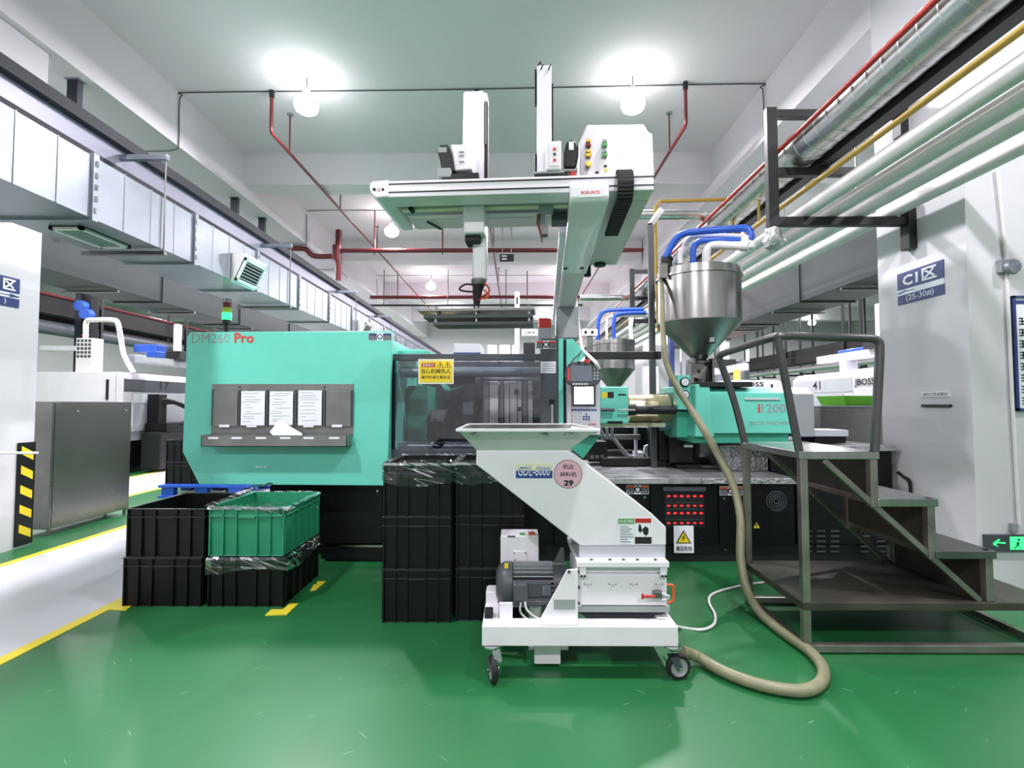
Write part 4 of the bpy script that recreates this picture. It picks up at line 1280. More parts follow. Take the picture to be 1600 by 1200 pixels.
# crossbeam
bL, bR = L(606, 294, 0.0), L(1022, 285, 0.0)
zt, zb = L(800, 277, 0).z, L(800, 303, 0).z
h = zt - zb
MB().box(bL.x, bR.x, 0.0, 0.12, zb, zt).build('crossbeam', M['robot'], RB, 0.004, local=True)
for t in (0.30, 0.80):
    MB().box(bL.x, bR.x, -0.003, 0.002, zb + h * t - 0.003, zb + h * t + 0.003).build('beam_groove', M['black'], RB, local=True)
MB().box(bL.x + 0.06, bR.x, 0.03, 0.06, zt, zt + 0.008).build('top_rail', M['black'], RB, local=True)
# rounded end cap on the left
c0, c1 = L(577, 295, 0), L(608, 295, 0)
cap = [(c1.x, zb), (c0.x + 0.035, zb - 0.004), (c0.x + 0.012, zb + 0.015), (c0.x, zt - 0.03), (c0.x + 0.004, zt - 0.012), (c0.x + 0.02, zt), (c1.x, zt + 0.006)]
EC = MB().prism([(x, -0.006, z) for x, z in cap], (0, 0.46, 0)).build('end_cap', M['robot'], RB, 0.008, local=True)
for k, (a, b, m_) in enumerate(((582, 587.5, 'ink'), (588.5, 595, 'pink'), (596, 600.5, 'ink'))):
    q = L((a + b) / 2, 296, -0.007)
    MB().cyl(q, q + Vector((0, -0.002, 0)), (b - a) / 2 * 2.3 / F, n=14).build('logo_dot', M[m_], EC, local=True)
# underside of the sliding frame
xr = L(888, 320, 0.3).x
zu = zb + 0.01
for nm, m_, w0, w1, dz in (('frame_web', 'grey', 0.12, 0.17, 0.0), ('belt_rail', 'cream', 0.17, 0.205, -0.006), ('guide_rail', 'galv', 0.205, 0.26, -0.002), ('frame_strip', 'robot', 0.26, 0.33, 0.004), ('frame_plate', 'robot_teal', 0.33, 0.47, 0.0)):
    MB().box(c1.x + 0.01, xr, w0, w1, zu + dz, zu + 0.05).build(nm, M[m_], RB, 0.002, local=True)
q = L(665, 343, 0.3)
MB().bar((q.x, 0.34, zu - 0.006), (q.x + 0.05, 0.46, zu - 0.006), 0.008).build('limit_cable', M['rubber'], RB, local=True)
q = L(640, 315, 0.12)
MB().cyl((q.x, 0.14, zu - 0.01), (q.x, 0.18, zu - 0.01), 0.012, n=12).build('belt_pulley', M['rubber'], RB, local=True)
rbox('limit_switch', 'black', 678, 310, 694, 314, 0.125, 0.17)
# main vertical arm
WA = 0.20
rbox('carriage', 'black', 690, 270, 748, 281, WA - 0.12, WA + 0.1)
rbox('carriage_shoe', 'paper_grey', 684, 262, 704, 276, WA - 0.13, WA - 0.02)
VA = rbox('vertical_arm', 'robot', 723, 141, 756, 366, WA, WA + 0.10, 0.012)
rbox('arm_cable_box', 'robot', 748, 144, 761, 158, WA + 0.01, WA + 0.09, 0.008)
rbox('arm_cable_track', 'rubber', 750, 158, 762, 283, WA + 0.02, WA + 0.08, 0.004)
for k in range(3):
    a, b = L(753 + k * 3, 160, WA + 0.01), L(753 + k * 3, 225, WA + 0.01)
    MB().cyl(a, b, 0.003, n=8).build('air_line', M['paper_grey'], RB, local=True)
rbox('arm_block', 'robot', 724, 312, 757, 364, WA - 0.05, WA + 0.10, 0.01)
rbox('arm_buffer', 'rubber', 726, 364, 750, 378, WA - 0.02, WA + 0.08, 0.008)
rbox('inner_arm', 'robot', 738, 364, 760, 437, WA + 0.02, WA + 0.09, 0.014)
q = L(683, 250, WA - 0.1)
MT = MB().prism([tuple(L(*p, WA - 0.09)) for p in ((683, 236), (686, 226), (700, 225), (705, 238), (711, 268), (690, 269), (687, 250))], (0, 0.09, 0)).build('arm_motor', M['black'], RB, 0.008, local=True)
rbox('motor_label', 'paper_grey', 685, 230, 698, 238, WA - 0.093, WA - 0.09, 0, MT)
MB().prism([tuple(L(*p, WA - 0.08)) for p in ((704, 225), (737, 225), (738, 265), (710, 267))], (0, 0.09, 0)).build('motor_cover', M['robot'], RB, 0.008, local=True)
for py_ in (236, 242, 251):
    rbox('cover_glyph', 'inkgrey', 717, py_, 725, py_ + 2, WA - 0.084, WA - 0.08, 0)
# wrist and gripper
q0, q1 = L(748, 437, WA + 0.05), L(744, 482, WA + 0.05)
MB().lathe((q0.x, q0.y, 0), [(0.035, L(748, 446, WA + 0.05).z), (0.04, L(748, 442, WA + 0.05).z), (0.04, q0.z), (0.02, q0.z + 0.004)], 20, cap=(True, False)).build('wrist_flange', M['steel_dk'], RB, local=True)
MB().tube([tuple(q0 + Vector((0, 0, -0.02))), tuple(q0 + Vector((-0.005, 0, -0.06))), tuple(q1)], lambda t: 0.034 - 0.02 * t, 14).build('wrist', M['rubber'], RB, local=True)
for k, (pts, m_) in enumerate(([((752, 440), (762, 447), (764, 456), (756, 462), (748, 470)), 'red'], [((744, 446), (730, 444), (722, 447), (718, 452), (726, 455), (742, 456)), 'rubber'], [((756, 452), (764, 460), (756, 468)), 'orange'])):
    MB().tube(spline([tuple(L(*p, WA + 0.03)) for p in pts], 5), 0.005, 8).build('gripper_hose', M[m_], RB, local=True)
GZ = [L(745, y_, WA + 0.05).z for y_ in (486, 490, 496, 502, 507, 511)]
gl, gr = L(658, 490, WA + 0.05).x, L(836, 490, WA + 0.05).x
GP = MB().box(gl, gr, 0.17, 0.32, GZ[1], GZ[0]).build('gripper_plate', M['steel'], RB, 0.002, local=True)
MB().box(gl + 0.03, gr - 0.01, 0.18, 0.31, GZ[3] + 0.006, GZ[2] + 0.004).build('gripper_bar', M['grey_motor'], RB, 0.002, local=True)
MB().box(gl + 0.08, gr - 0.01, 0.18, 0.31, GZ[5], GZ[4] + 0.004).build('gripper_bar', M['grey_motor'], RB, 0.002, local=True)
for t in (0.1, 0.45, 0.9):
    for wd in (0.20, 0.29):
        MB().cyl((gl + (gr - gl) * t + 0.03, wd, GZ[5]), (gl + (gr - gl) * t + 0.03, wd, GZ[0] + 0.015), 0.008, n=10).build('gripper_stud', M['chrome'], RB, local=True)
# secondary vertical arm
WB = 0.06
SA = rbox('runner_arm', 'robot', 839, 102, 862, 272, WB, WB + 0.07, 0.004)
rbox('runner_arm_rail', 'black', 835.5, 108, 839, 160, WB + 0.01, WB + 0.05, 0.002)
rbox('runner_arm_rail', 'black', 862, 130, 864.5, 220, WB + 0.01, WB + 0.05, 0.002)
rbox('runner_arm_rail', 'black', 835.5, 240, 839, 272, WB + 0.01, WB + 0.05, 0.002)
for a in (847, 859):
    MB().tube(spline([tuple(L(a - 2, 109, WB - 0.004)), tuple(L(a, 104, WB - 0.006)), tuple(L(a + 2, 100, WB + 0.01))], 4), 0.003, 6).build('hose_clip', M['rubber'], RB, local=True)
MB().tube(spline([tuple(L(841, 102, WB + 0.03)), tuple(L(845, 97, WB + 0.03)), tuple(L(848, 102, WB + 0.03))], 5), 0.004, 6).build('lifting_eye', M['blackm'], RB, local=True)
rbox('runner_carriage', 'paper_grey', 836, 267, 882, 271, WB - 0.05, WB + 0.07, 0.004)
rbox('runner_carriage_base', 'black', 834, 271, 888, 278, WB - 0.05, WB + 0.07, 0.004)
LC = rbox('logo_cover', 'robot', 853, 220, 877, 265, WB - 0.06, WB + 0.0, 0.006)
rbox('logo_recess', 'white', 859, 225, 874, 259, WB - 0.063, WB - 0.06, 0.001, LC)
for k, (py_, r0) in enumerate(((233, 3.0), (241, 2.6), (250, 3.0))):
    q = L(866.5, py_, WB - 0.0635)
    MB().cyl(q, q + Vector((0, -0.0015, 0)), r0 * 2.3 / F, n=5).build('logo_mark', M['inkred'] if k != 1 else M['ink'], LC, local=True)
MO = MB().prism([tuple(L(*p, WB - 0.05)) for p in ((881, 262), (881, 236), (885, 222), (892, 217), (899, 219), (904, 228), (904, 240), (900, 262))], (0, 0.08, 0)).build('runner_motor', M['black'], RB, 0.008, local=True)
rbox('motor_label', 'paper', 889, 221, 896.5, 234, WB - 0.053, WB - 0.05, 0, MO)
rbox('red_valve', 'red', 891, 265, 899, 278, WB - 0.04, WB, 0.004)
rbox('motor_bracket', 'steel_dk', 880, 262, 902, 268, WB - 0.04, WB + 0.02, 0.003)
# control box
WC = 0.13
cbp = [(904, 278), (905, 222), (911, 208), (917, 194), (1007, 193), (1014, 206), (1020, 208), (1023, 278)]
CB = MB().prism([tuple(L(*p, WC)) for p in cbp], (0, 0.34, 0)).build('control_box', M['robot'], RB, 0.012, local=True)
for a, b, m1, m2 in ((919.5, 222, 'brass', 'red_lens'), (945, 222, 'paper_grey', 'label_green'), (919.5, 238, 'brass', 'brass'), (945, 238, 'paper_grey', 'label_green')):
    rbox('connector', m1, a - 3.5, b - 5, a + 3.5, b, WC - 0.02, WC, 0.003, CB)
    rbox('connector', m2, a - 4, b + 0.5, a + 4, b + 6, WC - 0.02, WC, 0.003, CB)
q = L(919, 260, WC)
MB().cyl(q, q + Vector((0, -0.03, 0)), 0.012, n=16).build('brass_fitting', M['brass'], CB, local=True)
for a, b, m_ in ((946, 259, 'ink'), (947, 265, 'yellow'), (933, 269, 'ink')):
    rbox('port', m_, a - 2.4, b - 1.6, a + 2.4, b + 1.6, WC - 0.004, WC, 0.001, CB)
rbox('box_base_line', 'black', 906, 275, 1021, 277, WC - 0.01, WC + 0.34, 0.001)
# traverse: nose cover, slide plate and long beam back to the fixed platen
zn0, zn1 = L(920, 315, -0.06).z, L(920, 289, -0.06).z
n0, n1 = L(891, 305, -0.06).x, L(952, 305, -0.06).x
nose = [(-0.06, zn0 + 0.02), (-0.045, zn0 + 0.004), (0.0, zn0), (1.22, zn0), (1.22, zn1 + 0.04), (0.0, zn1 + 0.04), (-0.05, zn1), (-0.06, zn1 - 0.006)]
NC = MB().prism([(n0, a, b) for a, b in nose], (n1 - n0, 0, 0)).build('nose_cover', M['robot'], RB, 0.006, local=True)
rbox('brand_plate', 'robot', 905, 293, 939, 308, -0.062, -0.06, 0.001, NC)
q = L(922.5, 300.5, -0.063)
text('BORUNTE', q, 29 * 2.24 / F, 5 * 2.24 / F, M['inkred'], NC, bold=0.03, local=True)
for a in (0.12, 0.75):
    MB().cyl((n0 + (n1 - n0) * a, 1.05, zn0 - 0.006), (n0 + (n1 - n0) * a, 1.05, zn0 + 0.01), 0.014, n=12).build('cover_bolt', M['rubber'], NC, local=True)
sp1 = L(1022, 297, 0.0)
MB().box(n1, sp1.x, 0.12, 1.25, sp1.z, sp1.z + 0.05).build('slide_plate', M['robot_teal'], RB, 0.006, local=True)
MB().box(n1 - 0.004, n1 + 0.006, 0.1, 1.2, sp1.z - 0.012, sp1.z + 0.01).build('plate_gap_shade', M['rubber'], RB, local=True)  # dark strip painting the shadow gap beside the nose cover
MB().cyl((sp1.x - 0.12, 1.20, sp1.z - 0.02), (sp1.x - 0.12, 1.20, sp1.z + 0.01), 0.04, n=16).build('levelling_foot', M['rubber'], RB, local=True)
MB().cyl((sp1.x - 0.2, 1.28, sp1.z - 0.07), (sp1.x - 0.2, 1.28, sp1.z + 0.01), 0.025, n=14).build('cable_gland', M['rubber'], RB, local=True)
MB().box(n0 + 0.012, n1 - 0.012, 1.2, 3.7, zn0 - 0.0, zn0 + 0.2).build('traverse_beam', M['robot_teal'], RB, 0.006, local=True)
MB().box(n0 - 0.035, n0 + 0.0, 0.5, 3.7, zn0 + 0.03, zn0 + 0.07).build('traverse_rail', M['robot'], RB, 0.003, local=True)
MB().box(n0 - 0.03, n0 + 0.0, 0.5, 3.7, zn0 + 0.10, zn0 + 0.15).build('traverse_rail', M['galv'], RB, 0.003, local=True)
MB().box(n0 - 0.015, n1 + 0.02, 2.4, 3.0, 0.02, zn0).build('pedestal', M['grey'], RB, 0.01, local=True)
rbox('switch_block', 'paper_grey', 841, 306, 865, 325, 0.17, 0.26, 0.003)
rbox('switch_block', 'robot', 854, 302, 876, 309, 0.16, 0.24, 0.003)
rbox('bracket_arm', 'grey_motor', 862, 312, 888, 344, 0.26, 0.36, 0.003)
rbox('runner_gripper_rod', 'galv', 845, 332, 852, 354, 0.18, 0.21, 0.002)
rbox('runner_gripper', 'steel_dk', 846, 353, 856, 366, 0.17, 0.22, 0.003)
MB().tube(spline([tuple(L(*p, 0.17)) for p in ((842, 335), (841, 350), (844, 362), (847, 379))], 5), lambda t: 0.010 * (1 - 0.7 * t), 8).build('runner_gripper_tail', M['red_lens'], RB, local=True)
# cable chain looping from the box under the slide plate
u0, u1 = L(963, 300, 0.0).x, L(988, 290, 0.0).x
za, zb2 = L(975, 268, 0).z, sp1.z - 0.045
rr = (za - zb2) / 2
CH = MB().box(u0, u1, 0.1, 0.16, za - 0.012, za).build('cable_chain', M['rubber'], RB, 0.002, local=True)
path = []
for k in range(14):
    t = PI / 2 + PI * k / 13
    path.append((0.02 + math.cos(t) * rr * 0.9, (za + zb2) / 2 + math.sin(t) * rr))
for k in range(1, 16):
    path.append((0.02 + 0.03 * k, zb2))
for k in range(len(path) - 1):
    (a, b), (c, d) = path[k], path[k + 1]
    mb = MB().bar((u0, (a + c) / 2, (b + d) / 2), (u1, (a + c) / 2, (b + d) / 2), 0.022, 0.022)
    mb.build('chain_link', M['rubber'], CH, 0.004, local=True)

# ================================================================== granulator on wheels
GR = thing('granulator', 'white wheeled plastic granulator with slanted chute in the foreground', 'granulator', (0.35, 2.85, 0.0))
Y0 = 2.58
x0, x1, z0, z1 = rect(753, 979, 1060, 1010, Y0)
bx('front_beam', M['white'], GR, x0, x1, Y0, Y0 + 0.10, z0, z1, 0.004)
bx('rear_beam', M['white'], GR, x0, x1, Y0 + 0.48, Y0 + 0.58, z0, z1, 0.004)
bx('side_beam', M['white'], GR, x0, x0 + 0.08, Y0 + 0.10, Y0 + 0.48, z0, z1, 0.004)
bx('side_beam', M['white'], GR, x1 - 0.08, x1, Y0 + 0.10, Y0 + 0.48, z0, z1, 0.004)


def caster(cx, cy, turn, label=None):
    c = MB().lathe((cx, cy, 0), [(0.001, z0), (0.045, z0), (0.045, z0 - 0.008), (0.03, z0 - 0.02), (0.001, z0 - 0.02)], 18).build('caster', M['chrome'], GR)
    d = Vector((math.cos(turn), math.sin(turn), 0))
    n = Vector((-d.y, d.x, 0))
    wc = Vector((cx, cy, 0.064)) + d * 0.03
    Rm = Matrix((d, n, Vector((0, 0, 1)))).transposed()
    def put(mb, nm, m_):
        mb.v = [Rm @ p + wc for p in mb.v]
        return mb.build(nm, M[m_], c)
    put(MB().lathe((0, 0, 0), [(0.045, -0.016), (0.058, -0.016), (0.064, -0.008), (0.064, 0.008), (0.058, 0.016), (0.045, 0.016)], 24, 'Y'), 'tyre', 'rubber')
    put(MB().lathe((0, 0, 0), [(0.046, -0.015), (0.04, -0.012), (0.03, -0.010), (0.012, -0.012), (0.001, -0.012)], 24, 'Y'), 'hub', 'caster_grey')
    put(MB().lathe((0, 0, 0), [(0.046, 0.015), (0.04, 0.012), (0.03, 0.010), (0.012, 0.012), (0.001, 0.012)], 24, 'Y'), 'hub', 'caster_grey')
    for s in (-1, 1):
        put(MB().prism([(-0.052, s * 0.02, 0.055), (-0.005, s * 0.02, 0.055), (0.012, s * 0.02, 0.004), (0.0, s * 0.02, -0.014), (-0.014, s * 0.02, -0.008)], (0, s * 0.004, 0)), 'fork', 'grey_dk')
        put(MB().cyl((0, s * 0.02, 0), (0, s * 0.03, 0), 0.008, n=10), 'axle_nut', 'chrome')
    return c


cl = caster(-0.12, 2.60, math.radians(-75))
cr = caster(0.80, 2.60, math.radians(8))
caster(-0.12, 3.1, math.radians(-60))
caster(0.80, 3.1, math.radians(20))
MB().prism([at(*p, 2.55) for p in ((769, 1018), (781, 1015), (785, 1033), (773, 1037))], (0, 0.003, 0)).build('caster_tag', M['paper_grey'], GR)
pbx('discharge_box', M['white'], GR, 835, 1010, 876, 1038, Y0 + 0.12, 0.2, 0.004)
pbx('discharge_lip', M['greyl'], GR, 826, 1010, 888, 1016, Y0 + 0.16, 0.2, 0.003)
# chute
YCH = 2.72
chp = [pt(*p, YCH) for p in ((744, 703), (888, 703), (1019, 803), (1041, 824), (1041, 852), (907, 853), (744, 726))]
CHU = MB().prism_y(chp, YCH, 3.16).build('chute', M['white'], GR, 0.006)
def fpt(px, py, Y):
    return at(px, py, Y)
ft = at(715, 671, 2.60)
fb = at(744, 703, YCH)
A_ = [Vector((ft.x, 2.60, ft.z)), Vector((at(935, 671, 2.60).x, 2.60, ft.z)), Vector((0.372, 3.28, ft.z)), Vector((ft.x - 0.005, 3.28, ft.z))]
B_ = [Vector((fb.x, YCH, fb.z)), Vector((at(888, 703, YCH).x, YCH, fb.z)), Vector((at(888, 703, YCH).x, 3.16, fb.z)), Vector((fb.x, 3.16, fb.z))]
fn = MB()
I_ = [Vector((p.x * 0.99 + 0.001, p.y, p.z + 0.001)) for p in A_]
vs = B_ + A_
fn.add(vs, [(0, 1, 5, 4), (1, 2, 6, 5), (2, 3, 7, 6), (3, 0, 4, 7), (4, 5, 1, 0)][:4])
FN = fn.build('hopper_funnel', M['robot_teal'], GR)
FN.modifiers.new('solid', 'SOLIDIFY').thickness = 0.006
cen = sum(A_, Vector()) / 4
ln = [Vector((cen.x + (p.x - cen.x) * 0.965, cen.y + (p.y - cen.y) * 0.965, p.z - 0.002)) for p in B_ + A_]
MB().add(ln, [(4, 5, 1, 0), (5, 6, 2, 1), (6, 7, 3, 2), (7, 4, 0, 3), (0, 1, 2, 3)]).build('funnel_lining', M['steel_dk'], GR)
rimz = ft.z
xa, xb = A_[0].x, A_[1].x
for k in range(4):
    MB().bar(A_[k] + Vector((0, 0, -0.004)), A_[(k + 1) % 4] + Vector((0, 0, -0.004)), 0.02, 0.016).build('rim_bar', M['white'], GR, 0.003)
rnd = random.Random(3)
for k in range(26):
    px_ = rnd.choice((rnd.uniform(730, 745), rnd.uniform(768, 800), rnd.uniform(808, 870), rnd.uniform(845, 860), rnd.uniform(880, 900)))
    py_ = 676 + rnd.random() ** 2 * 6
    t = (py_ - 671) / 32
    yq = 2.60 + (YCH - 2.60) * t - 0.012
    p = at(px_, py_, yq)
    MB().bar(p, p + Vector((rnd.uniform(0.008, 0.025), 0, rnd.uniform(-0.006, 0.003))), 0.003, 0.002).build('scuff', M['grey_dk'], FN)
# nameplates on the chute
q = pbx('model_plate', M['cream'], CHU, 806, 724, 863, 747, YCH - 0.003, 0.003)
pbx('model_plate_band', M['inkblue'], CHU, 806, 735.5, 863, 747, YCH - 0.0045, 0.002)
ptext('GDL-6000', 809.5, 727.5, 859.5, 743.5, YCH - 0.006, M['paper'], CHU, bold=0.0, shear=0.15)
ptext('GDL-6000', 809, 727, 860, 744, YCH - 0.0052, M['inkblue'], CHU, bold=0.05, shear=0.15)
c = at(887.5, 740.5, YCH)
MB().cyl(c, c + Vector((0, -0.003, 0)), 22 * YCH / F, n=40).build('round_sticker_edge', M['red_lens'], CHU)
MB().cyl(c, c + Vector((0, -0.004, 0)), 21.2 * YCH / F, n=40).build('round_sticker', M['pink'], CHU)
ptext('\u673a\u8fb9', 879.5, 725.5, 896.5, 733, YCH - 0.005, M['ink'], CHU, bold=0.01)
ptext('\u788e\u6599\u673a', 875, 737.5, 901, 745, YCH - 0.005, M['ink'], CHU, bold=0.01)
ptext('29', 881, 750, 896, 759.5, YCH - 0.005, M['ink'], CHU, bold=0.05)
pbx('notice_left', M['paper'], CHU, 966.5, 810, 991, 850.5, YCH - 0.003, 0.003)
pbx('notice_left_header', M['label_green'], CHU, 966.5, 810, 991, 818.5, YCH - 0.0045, 0.002)
ptext('\u5b89\u5168\u987b\u77e5', 968.5, 812, 989, 817, YCH - 0.0055, M['paper'], CHU)
for k, wd in enumerate((14, 19, 15, 20, 21, 12, 17)):
    pbx('notice_line', M['inkgrey'], CHU, 969, 822 + k * 4, 969 + wd, 823.4 + k * 4, YCH - 0.005, 0.002)
pbx('notice_right', M['paper'], CHU, 992.5, 810, 1017.5, 839, YCH - 0.003, 0.003)
pbx('notice_right_header', M['red'], CHU, 992.5, 810, 1017.5, 817, YCH - 0.0045, 0.002)
pbx('notice_right_footer', M['ink'], CHU, 992.5, 839.5, 1018, 849.5, YCH - 0.004, 0.004)
MB().prism_y([pt(*p, YCH) for p in ((998, 819), (1001, 820), (1003, 829), (1000, 832), (997, 829))], YCH - 0.005, YCH - 0.003).build('hand_pictogram', M['ink'], CHU)
MB().prism_y([pt(*p, YCH) for p in ((1003, 827), (1008, 822), (1013, 825), (1013, 833), (1009, 837), (1005, 833))], YCH - 0.005, YCH - 0.003).build('blade_pictogram', M['ink'], CHU)
# neck and cutting chamber
YK = 2.70
MB().prism_y([pt(*p, YK + 0.03) for p in ((905, 852), (1040, 852), (1040, 877), (905, 877))], YK + 0.03, 3.15).build('neck', M['greyl'], GR, 0.004)
MB().hexa([at(891, 848, 2.95), at(907, 854, YK + 0.03), at(907, 878, YK + 0.03), at(905, 882, 2.95),
           at(891, 848, 3.1) + Vector((0, 0, 0)), at(907, 854, 3.1), at(907, 878, 3.1), at(905, 882, 3.1)]).build('neck_side', M['paper_grey'], GR)
pbx('chamber_flange', M['white'], GR, 901, 878, 1046, 887, YK - 0.04, 0.5, 0.004)
for a in (924, 953, 974, 996, 1024):
    q = at(a, 877, YK - 0.01)
    MB().cyl(q, q + Vector((0, 0, 0.012)), 0.009, n=8).build('flange_bolt', M['grey_dk'], GR)
pbx('chamber_door_upper', M['white'], GR, 906, 887, 1043, 895, YK, 0.45, 0.003)
pbx('chamber_door', M['white'], GR, 907, 897, 1042, 946, YK - 0.012, 0.45, 0.004)
pbx('door_shadow_gap', M['inkgrey'], GR, 908, 893, 1042, 897, YK + 0.005, 0.4)
for a in (911, 1037):
    lb = pbx('latch_bracket', M['white'], GR, a - 5, 885, a + 5, 901, YK - 0.035, 0.03, 0.004)
    for s in (-2.2, 2.6):
        q = at(a + s, 900, YK - 0.035)
        MB().cyl(q, q + Vector((0, -0.005, 0)), 0.006, n=8).build('latch_screw', M['ink'], lb)
for a in (918, 957, 990, 1030):
    for s in (-5, 0, 5):
        q = at(a + s, 912.5 + (1.5 if s == 0 else 0), YK - 0.012)
        MB().cyl(q, q + Vector((0, -0.004, 0)), 0.007 if s == 0 else 0.003, n=8).build('door_bolt', M['greyl'] if s == 0 else M['ink'], GR)
# toggle clamp and red handle
tg = pbx('toggle_clamp', M['steel_dk'], GR, 1022, 925, 1036, 936, YK - 0.05, 0.035, 0.004)
MB().cyl(at(1024, 932, YK - 0.055), at(1004, 932, YK - 0.06), 0.008, n=10).build('clamp_grip', M['red'], tg)
MB().cyl(at(1004, 928, YK - 0.06), at(1004, 936, YK - 0.06), 0.006, n=8).build('clamp_stop', M['red'], tg)
MB().cyl(at(1034, 928, YK - 0.05), at(1046, 932, YK - 0.05), 0.006, n=8).build('clamp_rod', M['chrome'], tg)
MB().cyl(at(1034, 935, YK - 0.05), at(1046, 935, YK - 0.05), 0.008, n=8).build('clamp_rod', M['chrome'], tg)
MB().tube(spline([at(1042, 914, YK + 0.02), at(1049, 914, YK + 0.02), at(1052, 918, YK + 0.02), at(1052, 935, YK + 0.02), at(1049, 940, YK + 0.02), at(1043, 942, YK + 0.02)], 5), 0.007, 8).build('pull_handle', M['orange'], GR)
pbx('side_hinge_plate', M['white'], GR, 900, 889, 908, 948, YK - 0.01, 0.3, 0.003)
for py_ in (893, 917, 942):
    q = at(904, py_, YK - 0.01)
    MB().cyl(q, q + Vector((0, -0.008, 0)), 0.008, n=8).build('hinge_bolt', M['grey_dk'], GR)
pbx('catch_bin_front', M['paper_grey'], GR, 902, 947, 1047, 957, YK - 0.01, 0.42, 0.003)
MB().prism_y([pt(*p, YK + 0.02) for p in ((904, 957), (1043, 957), (1028, 962), (1004, 971), (925, 972))], YK + 0.02, 3.1).build('catch_bin_bottom', M['grey_dk'], GR, 0.003)
bx('catch_bin_skid', M['blackm'], GR, 0.60, 0.72, YK + 0.05, 3.05, z1, z1 + 0.05)
# triangular stand
TS = MB().prism_y([pt(*p, YK - 0.06) for p in ((842, 972), (886, 891), (903, 889), (903, 981), (843, 981))], YK - 0.06, YK - 0.045).build('stand_plate', M['white'], GR, 0.003)
bx('stand_foot', M['white'], GR, at(842, 976, Y0).x, at(904, 976, Y0).x, Y0 + 0.005, YK - 0.05, z1, z1 + 0.008, 0.002)
pbx('stand_label', M['paper_grey'], TS, 865.5, 937, 899, 952.5, YK - 0.063, 0.003)
q = at(889, 893, YK - 0.06)
MB().cyl(q, q + Vector((0, -0.008, 0)), 0.008, n=8).build('stand_bolt', M['grey_dk'], TS)
for a in (849, 871, 892):
    q = at(a, 974, YK - 0.06)
    MB().cyl(q, q + Vector((0, -0.01, 0)), 0.009, n=8).build('stand_bolt', M['grey_dk'], TS)
# motor
YM = 2.92
mz = at(820, 911, YM).z
xm0, xm1 = at(775, 911, YM).x, at(868, 911, YM).x
rm = 0.118
MT = MB().cyl((xm0 + 0.08, YM, mz), (xm1, YM, mz), rm - 0.028, n=28).build('motor', M['rubber'], GR)
MB().lathe((xm0, YM, mz), [(0.001, 0.0), (0.07, 0.002), (0.104, 0.02), (rm + 0.002, 0.05), (rm + 0.002, 0.095), (rm - 0.01, 0.10)], 32, 'X').build('fan_cowl', M['grey_motor'], MT)
for k in range(30):
    a = 2 * PI * k / 30
    e1, e2 = Vector((0, math.cos(a), math.sin(a))), Vector((0, -math.sin(a), math.cos(a)))
    o_ = Vector((xm0 + 0.10, YM, mz))
    MB().prism([o_ + e1 * q1_ + e2 * q2_ for q1_, q2_ in ((rm - 0.03, -0.003), (rm + 0.002, -0.0025), (rm + 0.002, 0.0025), (rm - 0.03, 0.003))], (xm1 - xm0 - 0.12, 0, 0)).build('cooling_fin', M['grey'], MT)
MB().cyl((xm1 - 0.02, YM, mz), (xm1 + 0.06, YM, mz), rm - 0.008, n=28).build('motor_flange', M['grey_motor'], MT)
MB().prism_y([pt(*p, YM - 0.02) for p in ((866, 879), (876, 857), (881, 857), (882, 880))], YM - 0.02, YM).build('motor_lug', M['steel_dk'], MT)
pbx('terminal_box', M['grey_motor'], MT, 802, 913, 825, 941, YM - rm - 0.045, 0.06, 0.008)
pbx('terminal_base', M['grey_dk'], MT, 801, 910, 862, 934, YM - rm - 0.012, 0.04, 0.006)
pbx('rating_plate', M['galv'], MT, 848, 915.5, 860, 930, YM - rm - 0.015, 0.003)
for k in range(5):
    pbx('rating_line', M['grey_dk'], MT, 849.5, 917 + k * 2.6, 858.5, 917.7 + k * 2.6, YM - rm - 0.017, 0.002)
pbx('yellow_tag', M['yellow'], MT, 788, 880, 794, 888, YM - rm + 0.008, 0.003)
pbx('motor_foot', M['white'], GR, 780, 942, 801, 977, YK - 0.02, 0.015, 0.003)
for a in (781.5, 798):
    q = at(a, 974, YK - 0.02)
    MB().cyl(q, q + Vector((0, -0.01, 0)), 0.008, n=8).build('foot_bolt', M['grey_dk'], GR)
pbx('side_box', M['white'], GR, 759, 925, 779, 952, YM - 0.05, 0.1, 0.006)
pbx('plug', M['rubber'], GR, 757, 955, 770, 976, YK - 0.03, 0.06, 0.006)
pbx('foil_packet', M['foil'], GR, 826, 946, 847, 974, 2.95, 0.08, 0.01)
for k, pts in enumerate((((814, 940), (813, 955), (822, 966), (836, 971), (846, 972)), ((820, 940), (823, 952), (833, 962), (845, 968)))):
    MB().tube(spline([at(*p, 2.78 - 0.02 * k) for p in pts], 6), 0.006, 8).build('motor_lead', M['pipe_white'], GR)
EB = pbx('switch_box', M['white'], GR, 782, 837, 842, 892, 2.99, 0.16, 0.008)
pbx('switch_plate', M['white'], EB, 802, 861, 823, 880, 2.985, 0.006, 0.002)
for a, b in ((803, 864), (821, 864), (804, 875)):
    q = at(a, b, 2.985)
    MB().cyl(q, q + Vector((0, -0.003, 0)), 0.004, n=8).build('plate_screw', M['ink'], EB)
pbx('green_button', M['label_green'], EB, 812, 834.5, 820, 839, 3.0, 0.04, 0.002)
pbx('stop_button', M['orange'], EB, 826, 833, 836, 838.5, 3.0, 0.04, 0.004)
pbx('switch_slot', M['grey_dk'], EB, 793, 837.2, 805, 839.6, 2.988, 0.006, 0.001)

